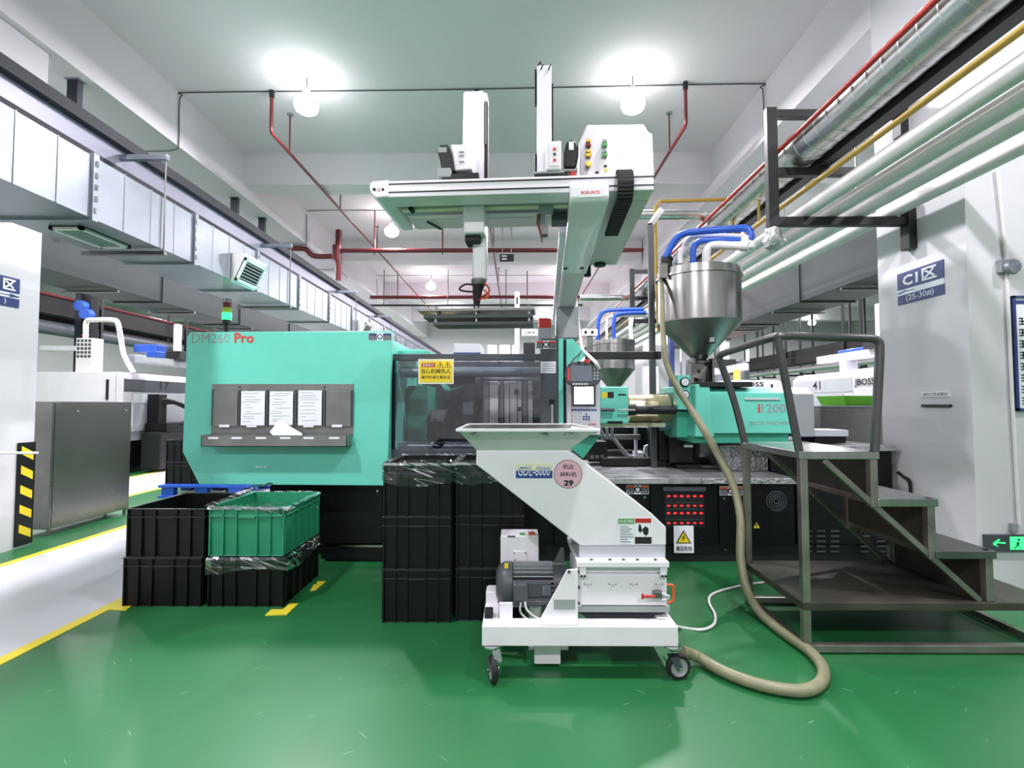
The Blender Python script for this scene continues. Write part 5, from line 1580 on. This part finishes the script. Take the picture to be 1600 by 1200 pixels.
# ================================================================== crates
def crate_proto(name, w_, d_, h_, m_, label, group):
    r = thing(name, label, 'crate', (0, 0, 0), group)
    t = 0.006
    e = 0.012
    o1 = [(-w_ / 2 + e, e), (w_ / 2 - e, e), (w_ / 2 - e, d_ - e), (-w_ / 2 + e, d_ - e)]
    mb = MB()
    vs = [(x * 0.97, d_ / 2 + (y - d_ / 2) * 0.97, 0) for x, y in o1] + [(x, y, h_) for x, y in o1]
    k = 1 - 2 * t / w_
    vs += [(x * k, d_ / 2 + (y - d_ / 2) * k, h_) for x, y in o1] + [(x * 0.97 * k, d_ / 2 + (y - d_ / 2) * 0.97 * k, t) for x, y in o1]
    fs = [(0, 3, 2, 1)] + [(i, (i + 1) % 4, 4 + (i + 1) % 4, 4 + i) for i in range(4)] + [(4 + i, 4 + (i + 1) % 4, 8 + (i + 1) % 4, 8 + i) for i in range(4)] + [(8 + i, 8 + (i + 1) % 4, 12 + (i + 1) % 4, 12 + i) for i in range(4)] + [(12, 13, 14, 15)]
    mb.add(vs, fs)
    mb.build('body', m_, r, local=True)
    def band(z0_, z1_, ex, nm):
        q = MB()
        a = [(-w_ / 2 + e - ex, e - ex), (w_ / 2 - e + ex, e - ex), (w_ / 2 - e + ex, d_ - e + ex), (-w_ / 2 + e - ex, d_ - e + ex)]
        b = [(-w_ / 2 + e, e), (w_ / 2 - e, e), (w_ / 2 - e, d_ - e), (-w_ / 2 + e, d_ - e)]
        vs = [(x, y, z0_) for x, y in a] + [(x, y, z1_) for x, y in a] + [(x, y, z1_) for x, y in b] + [(x, y, z0_) for x, y in b]
        fs = []
        for s in range(4):
            for i in range(4):
                fs.append((s * 4 + i, s * 4 + (i + 1) % 4, ((s + 1) % 4) * 4 + (i + 1) % 4, ((s + 1) % 4) * 4 + i))
        q.add(vs, fs)
        q.build(nm, M['crate_green_rim_glint'] if m_ is M['crate_green'] else M['crate_rim_glint'], r, 0.0, local=True)
    band(h_ - 0.006, h_, 0.012, 'rim')
    band(h_ - 0.06, h_ - 0.055, 0.011, 'collar')
    band(0.002, 0.008, 0.001, 'foot_band')
    rp = None
    def rib(x, y, sx, sy):
        MB().box(x - sx, x + sx, y - sy, y + sy, 0.006, h_ - 0.004).build('rib', m_, r, local=True)
    for k in (-0.5, -0.32, -0.14, 0.14, 0.32, 0.5):
        rib(k * (w_ - 2 * e), e - 0.003, 0.005, 0.008)
        rib(k * (w_ - 2 * e), d_ - e + 0.003, 0.005, 0.008)
    for k in (0.02, 0.22, 0.4, 0.6, 0.78, 0.98):
        rib(-w_ / 2 + e - 0.003, e + k * (d_ - 2 * e), 0.008, 0.005)
        rib(w_ / 2 - e + 0.003, e + k * (d_ - 2 * e), 0.008, 0.005)
    MB().box(-0.11 * w_, 0.11 * w_, e - 0.012, e + 0.002, h_ - 0.075, h_ - 0.06).build('handle_lip', m_, r, 0.002, local=True)
    return r


cA = crate_proto('crate', 0.448, 0.60, 0.336, M['crate'], 'top black crate of the left stack behind the granulator', 'black plastic crates')
cA.location = (-0.634, 3.24, 0.672)
used = []
def crate(src, x, y, z, lab, rz=0.0):
    c = copy_tree(src)
    c.location = (x, y, z)
    c.rotation_euler = (0, 0, rz)
    c['label'] = lab
    return c


crate(cA, -0.634, 3.24, 0.336, 'middle black crate of the left stack behind the granulator')
crate(cA, -0.634, 3.24, 0.0, 'bottom black crate of the left stack behind the granulator')
for k, n_ in enumerate(('bottom', 'middle', 'top')):
    crate(cA, -0.165, 3.27, 0.336 * k, n_ + ' black crate of the stack half hidden by the granulator chute')
cB = crate_proto('crate', 0.555, 0.63, 0.336, M['crate'], 'upper black crate at the far left corner mark, open and empty', 'black plastic crates')
cB.location = (-2.425, 3.48, 0.336)
crate(cB, -2.44, 3.48, 0.0, 'lower black crate under the open empty black crate')
cC = crate_proto('crate', 0.535, 0.63, 0.33, M['crate'], 'black crate under the green crate with plastic film over its rim', 'black plastic crates')
cC.location = (-1.862, 3.48, 0.0)
cG = crate_proto('crate', 0.535, 0.63, 0.335, M['crate_green'], 'green plastic crate stacked on a black crate', None)
cG.location = (-1.862, 3.48, 0.345)
cD = crate_proto('crate', 0.62, 0.45, 0.33, M['crate'], 'lower black crate on the blue pallet, left one', 'black plastic crates')
cD.location = (-4.98, 7.55, 0.19)
crate(cD, -4.98, 7.55, 0.52, 'upper black crate on the blue pallet, left one')
crate(cD, -4.34, 7.55, 0.19, 'lower black crate on the blue pallet behind the green panel')
crate(cD, -4.34, 7.55, 0.52, 'upper black crate on the blue pallet behind the green panel')
pl = thing('pallet', 'blue plastic pallet under black crates at the back left', 'pallet', (-4.7, 7.9, 0.0))
bx('top_deck', M['blue'], pl, -5.32, -4.0, 7.45, 8.4, 0.15, 0.19, 0.006)
for x in (-5.28, -4.78, -4.28):
    for yy in (7.47, 7.9, 8.28):
        bx('block', M['blue'], pl, x, x + 0.18, yy, yy + 0.1, 0.03, 0.15, 0.006)
bx('bottom_deck', M['blue'], pl, -5.32, -4.0, 7.45, 7.56, 0.0, 0.03, 0.004)
bx('bottom_deck', M['blue'], pl, -5.32, -4.0, 8.28, 8.4, 0.0, 0.03, 0.004)


def liner(cx, y0_, zt_, w_, d_, drop, lab, seed, inner=0.06):
    """crinkled clear film folded over a crate rim"""
    rnd = random.Random(seed)
    n = 56
    e = 0.014
    ring = []
    per = 2 * (w_ + d_)
    for i in range(n):
        s = per * i / n
        if s < w_: p = (-w_ / 2 + s, 0, 0, -1)
        elif s < w_ + d_: p = (w_ / 2, s - w_, 1, 0)
        elif s < 2 * w_ + d_: p = (w_ / 2 - (s - w_ - d_), d_, 0, 1)
        else: p = (-w_ / 2, d_ - (s - 2 * w_ - d_), -1, 0)
        ring.append(p)
    rows = []
    for off, dz in ((-0.03, -inner), (-0.012, -0.012), (0.0, 0.006), (e, -0.01), (e, -drop * 0.35), (e, -drop * 0.7), (e, -drop)):
        row = []
        for x, yy, nx, ny in ring:
            q = off + rnd.uniform(-0.002, 0.004) + (0.004 if off > 0 else 0)
            zz = dz + (rnd.uniform(-0.006, 0.006) if dz < -0.02 else rnd.uniform(0, 0.003))
            if dz == -drop: zz += 0.02 * math.sin(x * 9 + yy * 7 + seed)
            row.append((cx + x + nx * q, y0_ + yy + ny * q, zt_ + zz))
        rows.append(row)
    vs = [p for rw in rows for p in rw]
    fs = [(i * n + k, i * n + (k + 1) % n, (i + 1) * n + (k + 1) % n, (i + 1) * n + k) for i in range(len(rows) - 1) for k in range(n)]
    MB().add(vs, fs).build('plastic_liner', M['film'], None, label=lab, cat='plastic film')


liner(-0.634, 3.24, 1.012, 0.448, 0.60, 0.125, 'clear plastic film folded over the top crate of the left stack', 5)
liner(-0.165, 3.27, 1.012, 0.448, 0.60, 0.115, 'clear plastic film over the top crate beside the granulator chute', 6)
liner(-1.862, 3.48, 0.335, 0.535, 0.63, 0.085, 'clear plastic film squeezed between the green and black crates', 7, 0.01)
liner(-1.862, 3.48, 0.68, 0.535, 0.63, 0.012, 'clear plastic film lining the inside of the green crate', 9, 0.14)
P = spline([(-2.16, 3.49, 0.68), (-2.13, 3.7, 0.70), (-2.08, 3.95, 0.73), (-1.98, 4.12, 0.74)], 6)
MB().add([p for q in P for p in (q + Vector((-0.03, 0, 0.0)), q + Vector((0.0, 0, 0.02 * random.random())), q + Vector((0.035, 0, 0.0)))],
         [(i * 3 + j, i * 3 + j + 1, i * 3 + j + 4, i * 3 + j + 3) for i in range(len(P) - 1) for j in range(2)]).build('plastic_strip', M['film'], None, label='twisted strip of clear plastic between the black and green crates', cat='plastic film')
for k, pts in enumerate(([(-2.25, 4.9, 0.42), (-2.05, 4.8, 0.58), (-1.85, 4.8, 0.66), (-1.7, 4.9, 0.72)], [(-1.95, 4.75, 0.72), (-1.75, 4.7, 0.66), (-1.55, 4.75, 0.58), (-1.4, 4.8, 0.55)])):
    MB().tube(spline(pts, 6), 0.05 - 0.015 * k, 12).build('clamp_hose', M['pipe_white'], MA)

# ================================================================== step platform
ST = thing('step_platform', 'stainless steel step platform with handrail at the right', 'steps', (2.3, 3.2, 0.0))
XL, XR_, YA, YB = 1.64, 3.02, 2.88, 3.57
tb_ = 0.042
def pst(x, y, z0_, z1_, nm='post'):
    MB().box(x - tb_ / 2, x + tb_ / 2, y - tb_ / 2, y + tb_ / 2, z0_, z1_).build(nm, M['stair'], ST, 0.004)
def beam(p, q, nm='rail', w_=tb_, m_='stair'):
    MB().bar(p, q, w_, w_).build(nm, M[m_], ST, 0.004)
ZT, Z3, Z2, Z1 = 1.13, 0.865, 0.575, 0.29
for y in (YA, YB):
    pst(XL, y, 0.0, ZT)
    pst(2.035, y, Z3 - 0.05, ZT, 'riser_post')
    pst(2.35, y, Z2 - 0.05, Z3, 'riser_post')
    pst(2.665, y, Z1, Z2, 'riser_post')
    pst(XR_, y, 0.0, Z1)
    beam((XL, y, 0.03), (XR_, y, 0.03), 'bottom_rail')
    beam((1.76, y + 0.004, ZT - 0.05), (2.62, y + 0.004, Z1), 'brace', 0.032)
for x in (XL, XR_):
    beam((x, YA, 0.03), (x, YB, 0.03), 'bottom_rail')
for z_, xa_, xb_, nm, m_ in ((ZT, XL - 0.03, 2.062, 'top_tread', 'steel'), (Z3, 2.045, 2.385, 'tread', 'steel'), (Z2, 2.36, 2.70, 'tread', 'steel_dk'), (Z1, XL - 0.03, XR_ + 0.03, 'lower_deck', 'stair_dk')):
    MB().box(xa_, xb_, YA - 0.03, YB + 0.03, z_ - 0.045, z_).build(nm, M[m_], ST, 0.005)
for xa_, z0_, z1_ in ((2.025, Z3, ZT - 0.045), (2.34, Z2, Z3 - 0.045), (2.655, Z1, Z2 - 0.045)):
    MB().box(xa_ - 0.004, xa_, YA, YB, z0_, z1_).build('riser_sheet', M['stair_dk'], ST)
# handrail tubes
q1, q2, q3, q4 = (1.452, YB, 1.745), (1.515, YA, 1.785), (2.09, YA, 1.775), (2.055, YA, ZT)
MB().tube(spline([(XL - 0.01, YB, ZT), (1.56, YB, 1.42), (1.475, YB, 1.68), (1.458, YB - 0.01, 1.735), (1.462, YB - 0.06, 1.752), (1.485, 3.2, 1.772), (1.512, 2.93, 1.788), (1.56, YA, 1.79), (1.8, YA, 1.783), (2.03, YA, 1.778), (2.085, YA, 1.765), (2.10, YA, 1.72), (2.085, YA, 1.5), (q4)], 6), 0.024, 12).build('handrail', M['rail'], ST)
MB().tube([(1.515, YA, 1.78), (1.57, YA, 1.45), (1.625, YA, ZT)], 0.022, 12).build('handrail_leg', M['rail'], ST)

# ================================================================== suction hose and cables
hp_ = [at(1066, 1018, 2.68)]
for a, b in ((1090, 1030), (1130, 1050), (1180, 1068), (1230, 1078), (1262, 1078), (1283, 1066), (1286, 1044), (1268, 1020), (1240, 1000), (1210, 978)):
    g = ground(a, b, 0.033)
    hp_.append(g)
hp_[1].z = 0.045
hp_[2].z = 0.036
hp_ += [at(1183, 952, 3.33), at(1165, 915, 3.42), at(1157, 870, 3.5), at(1157, 810, 3.58), at(1146, 760, 3.68), at(1122, 710, 3.8), at(1088, 652, 3.95), at(1062, 612, 4.1), at(1046, 580, 4.25), at(1038, 548, 4.4), at(1035, 500, 4.6), at(1034, 450, 4.75), at(1031, 420, 4.9)]
fine = spline(hp_, 40)
even = [fine[0]]
for p in fine:                                        # rings every 5 mm so that the ribs show
    while (p - even[-1]).length >= 0.005:
        even.append(even[-1] + (p - even[-1]).normalized() * 0.005)
MB().tube(even, lambda t: 0.028 if t < 0.6 else 0.028 - (t - 0.6) * 0.02, 12, 0.07).build('suction_hose', M['hose'], None, label='long beige ribbed suction hose curling over the floor up to the hopper', cat='hose')
cb_ = [at(1032, 967, 2.95), at(1042, 974, 2.9)] + [ground(*p, 0.01) for p in ((1062, 980), (1095, 984), (1115, 976), (1117, 960), (1108, 942), (1111, 930), (1130, 922), (1165, 914), (1210, 908))]
MB().tube(spline(cb_, 8), 0.009, 8).build('power_cable', M['pipe_white'], None, label='thin white cable curling on the floor right of the granulator', cat='cable')

# ================================================================== stainless cabinet at the left
cbn = thing('steel_cabinet', 'freestanding brushed stainless cabinet beside the hazard striped column', 'cabinet', (-5.08, 5.85, 0.0))
bx('body', M['cabinet'], cbn, -5.23, -4.935, 5.30, 6.40, 0.07, 1.425, 0.006)
bx('side_sheet', M['cabinet'], cbn, -4.935, -4.93, 5.33, 6.39, 0.09, 1.41, 0.001)
for x in (-5.2, -4.96):
    for y in (5.33, 6.36):
        MB().cyl((x, y, 0), (x, y, 0.08), 0.018, n=10).build('foot', M['steel_dk'], cbn)
for y in (5.6, 6.3):
    MB().cyl((-4.93, y, 1.32), (-4.925, y, 1.32), 0.012, n=10).build('rivet', M['chrome'], cbn)

# cabinet, tray at the right behind the stairs
c2 = thing('steel_cabinet', 'grey steel cabinet between the green machine and the right column', 'cabinet', (3.75, 5.9, 0))
bx('body', M['steel_dk'], c2, 3.37, 4.3, 5.55, 6.3, 0.05, 1.36, 0.006)
bx('top_edge', M['galv'], c2, 3.36, 4.31, 5.53, 6.32, 1.36, 1.38, 0.003)
tq = MB()
a, b, c_, d_ = 3.66, 4.25, 5.58, 6.1
vs = [(a + .04, c_ + .04, 1.381), (b - .04, c_ + .04, 1.381), (b - .04, d_ - .04, 1.381), (a + .04, d_ - .04, 1.381), (a, c_, 1.49), (b, c_, 1.49), (b, d_, 1.49), (a, d_, 1.49),
      (a + .008, c_ + .008, 1.49), (b - .008, c_ + .008, 1.49), (b - .008, d_ - .008, 1.49), (a + .008, d_ - .008, 1.49), (a + .045, c_ + .045, 1.39), (b - .045, c_ + .045, 1.39), (b - .045, d_ - .045, 1.39), (a + .045, d_ - .045, 1.39)]
fs = [(0, 3, 2, 1)] + [(s * 4 + i, s * 4 + (i + 1) % 4, s * 4 + 4 + (i + 1) % 4, s * 4 + 4 + i) for s in range(3) for i in range(4)] + [(12, 13, 14, 15)]
tq.add(vs, fs).build('plastic_tray', M['lime'], None, label='bright green plastic tray on the grey steel cabinet', cat='tray')


# ================================================================== machines farther back
def far_machine(name, lab, x0, x1, y0, y1, face, num=None, zt=2.03):
    """white machine lying along Y; face = side turned to the aisle (+1 right, -1 left)"""
    r = thing(name, lab, 'machine', ((x0 + x1) / 2, (y0 + y1) / 2, 0.0))
    xs = x1 if face > 0 else x0
    ch = 0.12
    xo = [(x0, 0.85), (x0, zt - ch), (x0 + ch, zt), (x1 - ch, zt), (x1, zt - ch), (x1, 0.85)]
    MB().prism_y(xo, y0, y1).build('cover', M['white'], r, 0.01)
    bx('grey_skirt', M['grey'], r, x0 + 0.02, x1 - 0.02, y0 + 0.05, y1, 0.66, 0.86)
    bx('base', M['black'], r, x0 + 0.1, x1 - 0.1, y0 + 0.3, y1 - 0.1, 0.12, 0.68, 0.01)
    bx('plinth', M['blackm'], r, x0 + 0.14, x1 - 0.14, y0 + 0.35, y1 - 0.2, 0.0, 0.12)
    s = face
    bx('side_window', M['grey_dk'] if face > 0 else M['greyl'], r, xs - s * 0.02, xs + s * 0.01, y0 + 0.02, y0 + 2.0, 1.64, zt - ch - 0.02, 0.003)
    bx('side_door', M['greyl'], r, xs - s * 0.02, xs + s * 0.015, y0 + 0.25, y0 + 1.9, 0.95, 1.62, 0.004)
    bx('door_handle', M['blackm'], r, xs, xs + s * 0.03, y0 + 0.9, y0 + 0.94, 1.1, 1.3, 0.003)
    bx('end_handle', M['blackm'], r, x1 - 0.32, x1 - 0.28, y0 - 0.03, y0, 1.48, 1.88, 0.004)
    bx('seam', M['grey_dk'], r, x1 - 0.145, x1 - 0.14, y0 - 0.002, y0, 0.85, zt - 0.02)
    if num:
        text(num, (xs + s * 0.014, y0 + 1.15, 1.80), 0.28, 0.17, M['ink'], r, FACE_RIGHT if face > 0 else FACE_LEFT, bold=0.01)
    return r


m17 = far_machine('moulding_machine', 'white moulding machine numbered 17 at the far left', -9.6, -7.7, 9.75, 14.6, 1, '17')
far_machine('moulding_machine', 'white moulding machine behind number 17, mostly hidden', -9.6, -7.7, 15.2, 20.0, 1)
m41 = far_machine('moulding_machine', 'white moulding machine numbered 41 beyond the stair handrail', 6.6, 8.4, 9.8, 11.9, -1, '41', 2.06)
text('JBOSS', (6.585, 9.45, 1.80), 0.55, 0.17, M['ink'], m41, FACE_LEFT, bold=0.02)
bx('front_extension', M['white'], m41, 6.6, 8.4, 7.4, 9.79, 0.9, 2.07, 0.01)
bx('extension_base', M['black'], m41, 6.7, 8.3, 7.5, 9.79, 0.0, 0.9, 0.01)
mj = far_machine('moulding_machine', 'white moulding machine with black lettering behind the green housing', 5.15, 6.55, 12.2, 16.5, -1, None, 1.98)
text('JBOSS', (5.75, 12.195, 1.86), 0.62, 0.15, M['ink'], mj, FRONT, bold=0.02)
far_machine('moulding_machine', 'far white moulding machine in the middle distance right of the robot', 1.9, 3.4, 15.5, 20.0, -1, None, 2.2)
far_machine('moulding_machine', 'far white moulding machine seen just above the tinted door', -2.4, 1.4, 15.0, 18.5, 1, None, 1.98)

# robot arm of machine 17 on its flank
sv = thing('servo_injector', 'black hydraulic unit with hoses on the flank of machine 17', 'hydraulic unit', (-7.45, 10.9, 0.0))
bx('upright', M['black'], sv, -7.66, -7.42, 10.35, 10.6, 0.05, 1.6, 0.01)
bx('shelf', M['black'], sv, -7.66, -7.2, 10.3, 11.6, 0.82, 1.0, 0.01)
bx('lower_body', M['blackm'], sv, -7.66, -7.25, 10.2, 11.0, 0.05, 0.82, 0.02)
for k in range(3):
    MB().tube(spline([(-7.5, 10.4, 1.5 - 0.05 * k), (-7.3, 10.7, 1.42), (-7.12, 11.0, 1.2), (-7.2, 10.8, 0.98), (-7.4, 10.5, 0.9 + 0.03 * k)], 6), 0.045, 10).build('hose', M['rubber'], sv)
bx('paper_note', M['paper'], m17, -7.70, -7.68, 10.0, 10.5, 1.42, 1.60)

# small boxes: far crossbeam robots on the white machines
def far_robot(lab, x, y, z, ln, colr='grey', blue=True):
    r = thing('takeout_robot', lab, 'robot', (x, y, z))
    bx('beam', M[colr], r, x - 0.09, x + 0.09, y, y + ln, z + 0.25, z + 0.42, 0.01)
    bx('beam_stripe', M['paper_grey'], r, x + 0.09, x + 0.095, y + 0.2, y + ln * 0.5, z + 0.28, z + 0.38)
    bx('pedestal', M['greyl'], r, x - 0.12, x + 0.12, y + ln * 0.65, y + ln * 0.65 + 0.25, z, z + 0.26, 0.01)
    bx('head', M['blackm'], r, x - 0.2, x + 0.25, y + ln * 0.3, y + ln * 0.3 + 0.5, z + 0.42, z + 0.62, 0.01)
    bx('arm', M['robot'], r, x - 0.06, x + 0.06, y + ln * 0.3 + 0.2, y + ln * 0.3 + 0.34, z + 0.4, z + 1.3, 0.01)
    if blue:
        bx('cover', M['blue'], r, x + 0.0, x + 0.14, y + ln * 0.52, y + ln * 0.52 + 0.9, z + 0.26, z + 0.5, 0.01)
    return r


far_robot('grey gantry robot on top of machine 17', -8.3, 10.7, 2.05, 4.0)
far_robot('gantry robot above the machine behind number 17', -8.3, 15.2, 2.05, 4.0)
far_robot('white gantry robot over machine 41', 7.2, 8.6, 2.08, 3.2, 'robot')
far_robot('white gantry robot over the machine behind the green housing', 5.8, 12.6, 2.0, 3.6, 'robot')
far_robot('small white gantry robot over the middle distance machine', 0.35, 15.2, 2.0, 2.5, 'robot', False)
cb17 = thing('terminal_box', 'pale terminal box with a grid of sockets above machine 17', 'terminal box', (-8.25, 9.8, 2.04))
q0, q1 = at(119, 528, 9.85), at(145, 561, 9.85)
bx('case', M['pipe_white'], cb17, q0.x, q1.x, 9.85, 10.1, 2.03, q0.z, 0.01)
for i in range(4):
    for j in range(5):
        bx('socket', M['grey_dk'], cb17, q0.x + 0.03 + i * 0.075, q0.x + 0.075 + i * 0.075, 9.84, 9.85, q1.z + 0.03 + j * 0.078, q1.z + 0.08 + j * 0.078)
MB().tube(spline([at(134, 560, 9.9), at(134, 520, 9.9), at(136, 502, 9.9), at(150, 500, 9.8), at(176, 500, 9.6), at(184, 505, 9.6), at(189, 530, 9.75), at(194, 555, 9.85), Vector((-7.62, 9.9, 2.02))], 10), 0.042, 10, 0.2).build('corrugated_hose', M['pipe_white'], None, label='white corrugated hose arching over machine 17', cat='hose')

# black tray runs and posts in the side bays
def tray_run(lab, x, y0, y1, z, m_='tray_black', red=True):
    r = thing('cable_tray', lab, 'cable tray', (x, (y0 + y1) / 2, z))
    bx('tray', M[m_], r, x - 0.15, x + 0.15, y0, y1, z - (0.16 if red else 0.0), z + 0.22)
    bx('lower_tray', M[m_], r, x - 0.6, x - 0.3, y0, y1, z - 0.3, z - 0.1)
    if red:
        MB().cyl((x + (0.17 if x < 0 else -0.17), y0, z + 0.24), (x + (0.17 if x < 0 else -0.17), y1, z + 0.24), 0.03, n=8).build('red_pipe', M['red_dk'], r)
    if red:
        MB().cyl((x - 0.1, y0, z - 0.42), (x - 0.1, y1, z - 0.42), 0.15, n=14).build('pipe_below', M['grey_motor'], r)
    else:
        for k in range(3):
            MB().cyl((x + 0.2 * k - 0.2, y0, z - 0.42), (x + 0.2 * k - 0.2, y1, z - 0.42), 0.07, n=12).build('white_pipe', M['pipe_white'], r)
    y = y0 + 1.0
    while y < y1:
        bx('hanger', M['blackm'], r, x - 0.2, x - 0.14, y, y + 0.06, z - 0.6, 5.8)
        bx('hanger', M['blackm'], r, x + 0.3, x + 0.36, y, y + 0.06, z - 0.6, 5.8)
        bx('cross_arm', M['blackm'], r, x - 0.2, x + 0.4, y, y + 0.06, z - 0.62, z - 0.56)
        y += 3.0
    return r


tray_run('black cable tray with maroon pipe over the left machine bay', -10.0, 7.5, 26, 3.47)
tray_run('black cable tray run over the right machine bay', 9.4, 7.0, 26, 2.95, red=False)
tray_run('second black cable tray run farther right over the machines', 11.6, 7.0, 26, 3.2, red=False)
pv = thing('service_post', 'black service post with blue valves at the left bay', 'post', (-8.95, 10.3, 2.03))
bx('post', M['black'], pv, -9.02, -8.82, 10.25, 10.45, 2.03, 4.2, 0.01)
bx('post_web', M['dark_tray'], pv, -9.2, -9.04, 10.3, 10.4, 2.03, 4.2, 0.01)
for dz, dx in ((0.0, 0.0), (-0.17, 0.09)):
    MB().cyl((-8.95 + dx * 1.3, 10.1, 3.42 + dz), (-8.95 + dx * 1.3, 10.25, 3.42 + dz), 0.11, n=14).build('valve', M['blue'], pv)
bx('indicator', M['led_red'], pv, -8.98, -8.94, 10.24, 10.25, 2.80, 2.84)
ob = MB().cyl((5.72, 12.9, 2.0), (5.72, 12.9, 2.28), 0.08, n=14).build('beacon', M['orange_lit'], None, label='small orange lit beacon behind the handrail', cat='beacon')
es = thing('exit_sign', 'far green lit exit sign behind the stair handrail', 'exit sign', (8.35, 10.9, 2.25))
bx('lit_panel', M['exit_green'], es, 8.15, 8.55, 10.9, 10.95, 2.25, 2.45)
bx('hanger', M['grey_dk'], es, 8.33, 8.37, 10.91, 10.94, 2.45, 5.8)
# dark digital clock under the first beam
ck = pbx('wall_display', M['black'], None, 781, 397, 803, 408, 8.55, 0.05, label='small black display board hanging under the ceiling beam', cat='display')
for k in range(2):
    pbx('display_line', M['inkgrey'], ck, 784, 399 + k * 4.5, 792, 401 + k * 4.5, 8.545, 0.005)
for a in (785, 799):
    q = at(a, 397, 8.57)
    MB().cyl(q, (q.x, 8.57, 5.26), 0.006, n=6).build('display_hanger', M['grey_dk'], ck)
# far units: cabinet and white ducts glimpsed over the tinted door
fc = thing('far_cabinet', 'pale grey box unit with dark blue lower edge above the tinted door', 'cabinet', (-1.0, 12.0, 0))
x0, x1, z0, z1 = rect(709, 537, 751, 554, 12.0)
bx('case', M['greyl'], fc, x0, x1, 12.0, 13.2, 0.0, z1, 0.01)
bx('blue_edge', M['navy'], fc, x0, x1, 11.98, 12.0, z0 - 0.02, z0 + 0.05)
bx('sign', M['navy'], fc, x0 + 0.5, x1, 11.97, 11.98, z0 - 0.1, z0 + 0.02)
for k, (a, b) in enumerate(((761, 776), (780, 797), (800, 809))):
    x0, x1, z0, z1 = rect(a, 538, b, 556, 12.5)
    MB().cyl(((x0 + x1) / 2, 12.7, 0.0), ((x0 + x1) / 2, 12.7, z1), (x1 - x0) / 2, n=20).build('dryer_drum', M['pipe_white'], None, label=('left', 'middle', 'right')[k] + ' white dryer drum glimpsed above the tinted door', cat='dryer')
hd = thing('label_post', 'white upright post with black marking behind the robot gripper', 'post', (0.1, 8.5, 0))
x0, x1, z0, z1 = rect(804, 455, 812, 560, 8.4)
bx('post', M['robot'], hd, x0, x1, 8.4, 8.5, 0.0, z1, 0.02)
bx('mark', M['ink'], hd, x0 + 0.03, x1 - 0.03, 8.395, 8.4, z1 - 0.22, z1 - 0.1)
x0, x1, z0, z1 = rect(815, 514, 840, 526, 8.4)
bx('side_box', M['robot'], hd, x0, x1, 8.38, 8.5, z0, z1, 0.02)
text('CA-9', ((x0 + x1) / 2, 8.378, (z0 + z1) / 2), (x1 - x0) * 0.6, (z1 - z0) * 0.3, M['ink'], hd, bold=0.03)
x0, x1, z0, z1 = rect(818, 527, 836, 556, 8.4)
bx('lower_unit', M['blackm'], hd, x0, x1, 8.42, 8.6, 1.6, z1 - 0.08, 0.02)
w2 = thing('socket_box', 'white twin socket box on a stand behind the small hopper', 'socket box', (1.3, 8.2, 0))
x0, x1, z0, z1 = rect(910, 514, 934, 525, 8.2)
bx('case', M['robot'], w2, x0, x1, 8.2, 8.3, z0, z1, 0.01)
for a in (915, 925.5):
    q = at(a, 519, 8.2)
    MB().cyl(q, q + Vector((0, -0.01, 0)), 0.025, n=12).build('socket', M['ink'], w2)
bx('stand', M['steel_dk'], w2, (x0 + x1) / 2 - 0.05, (x0 + x1) / 2 + 0.05, 8.22, 8.28, 0.0, z0, 0.01)
bx('blue_column', M['navy'], None, 2.55, 2.62, 8.2, 8.3, 0.0, 2.7, label='slim dark blue upright behind the big hopper cone', cat='post')
bx('white_upright', M['white'], None, 2.05, 2.3, 8.0, 8.1, 0.0, 2.0, label='narrow white upright panel behind the gold barrel', cat='panel')
# blue cover and grey beams of the neighbouring robot, clutter above the right machines
bl = thing('robot_carriage', 'blue covered robot carriage above machine 17 beside the beacon', 'robot carriage', (-7.6, 10.2, 2.0))
x0, x1, z0, z1 = rect(208, 538, 245, 550, 10.2)
bx('blue_cover', M['blue'], bl, x0, x1, 10.2, 10.5, z0, z1, 0.02)
x0, x1, z0, z1 = rect(228, 548, 243, 558, 10.1)
bx('blue_box', M['blue'], bl, x0, x1, 10.1, 10.4, z0, z1, 0.02)
x0, x1, z0, z1 = rect(60, 540, 120, 548, 10.2)
bx('white_rail', M['robot'], bl, x0, x1, 10.2, 10.4, z0, z1, 0.02)
rnd = random.Random(21)
for i in range(9):
    x, y = 4.8 + (i % 5) * 0.82 + rnd.uniform(-.2, .2), 17.5 + (i // 5) * 4.5
    r = thing('far_dryer', ('leftmost', 'second', 'third', 'fourth', 'fifth', 'sixth', 'seventh', 'eighth', 'rightmost')[i] + ' pale dryer unit in the distance behind the handrail', 'dryer', (x, y, 0), 'dryers in the distance')
    bx('cabinet', M['white'], r, x - 0.27, x + 0.27, y, y + 0.6, 0.0, 1.9, 0.02)
    MB().lathe((x, y + 0.3, 0), [(0.1, 1.9), (0.25, 2.2), (0.25, 2.9 + rnd.uniform(-.2, .2)), (0.001, 3.0)], 20).build('drum', M['galv'], r)
    MB().cyl((x + 0.2, y + 0.3, 2.9), (x + 0.2, y + 0.3, 3.6), 0.06, n=10).build('duct', M['pipe_white'], r)
    bx('panel', M['blue'] if i % 3 == 0 else M['blackm'], r, x - 0.2, x + 0.2, y - 0.02, y, 1.3, 1.7)
for i, o in enumerate(bpy.data.objects):
    if '_o' in o:
        del o['_o']
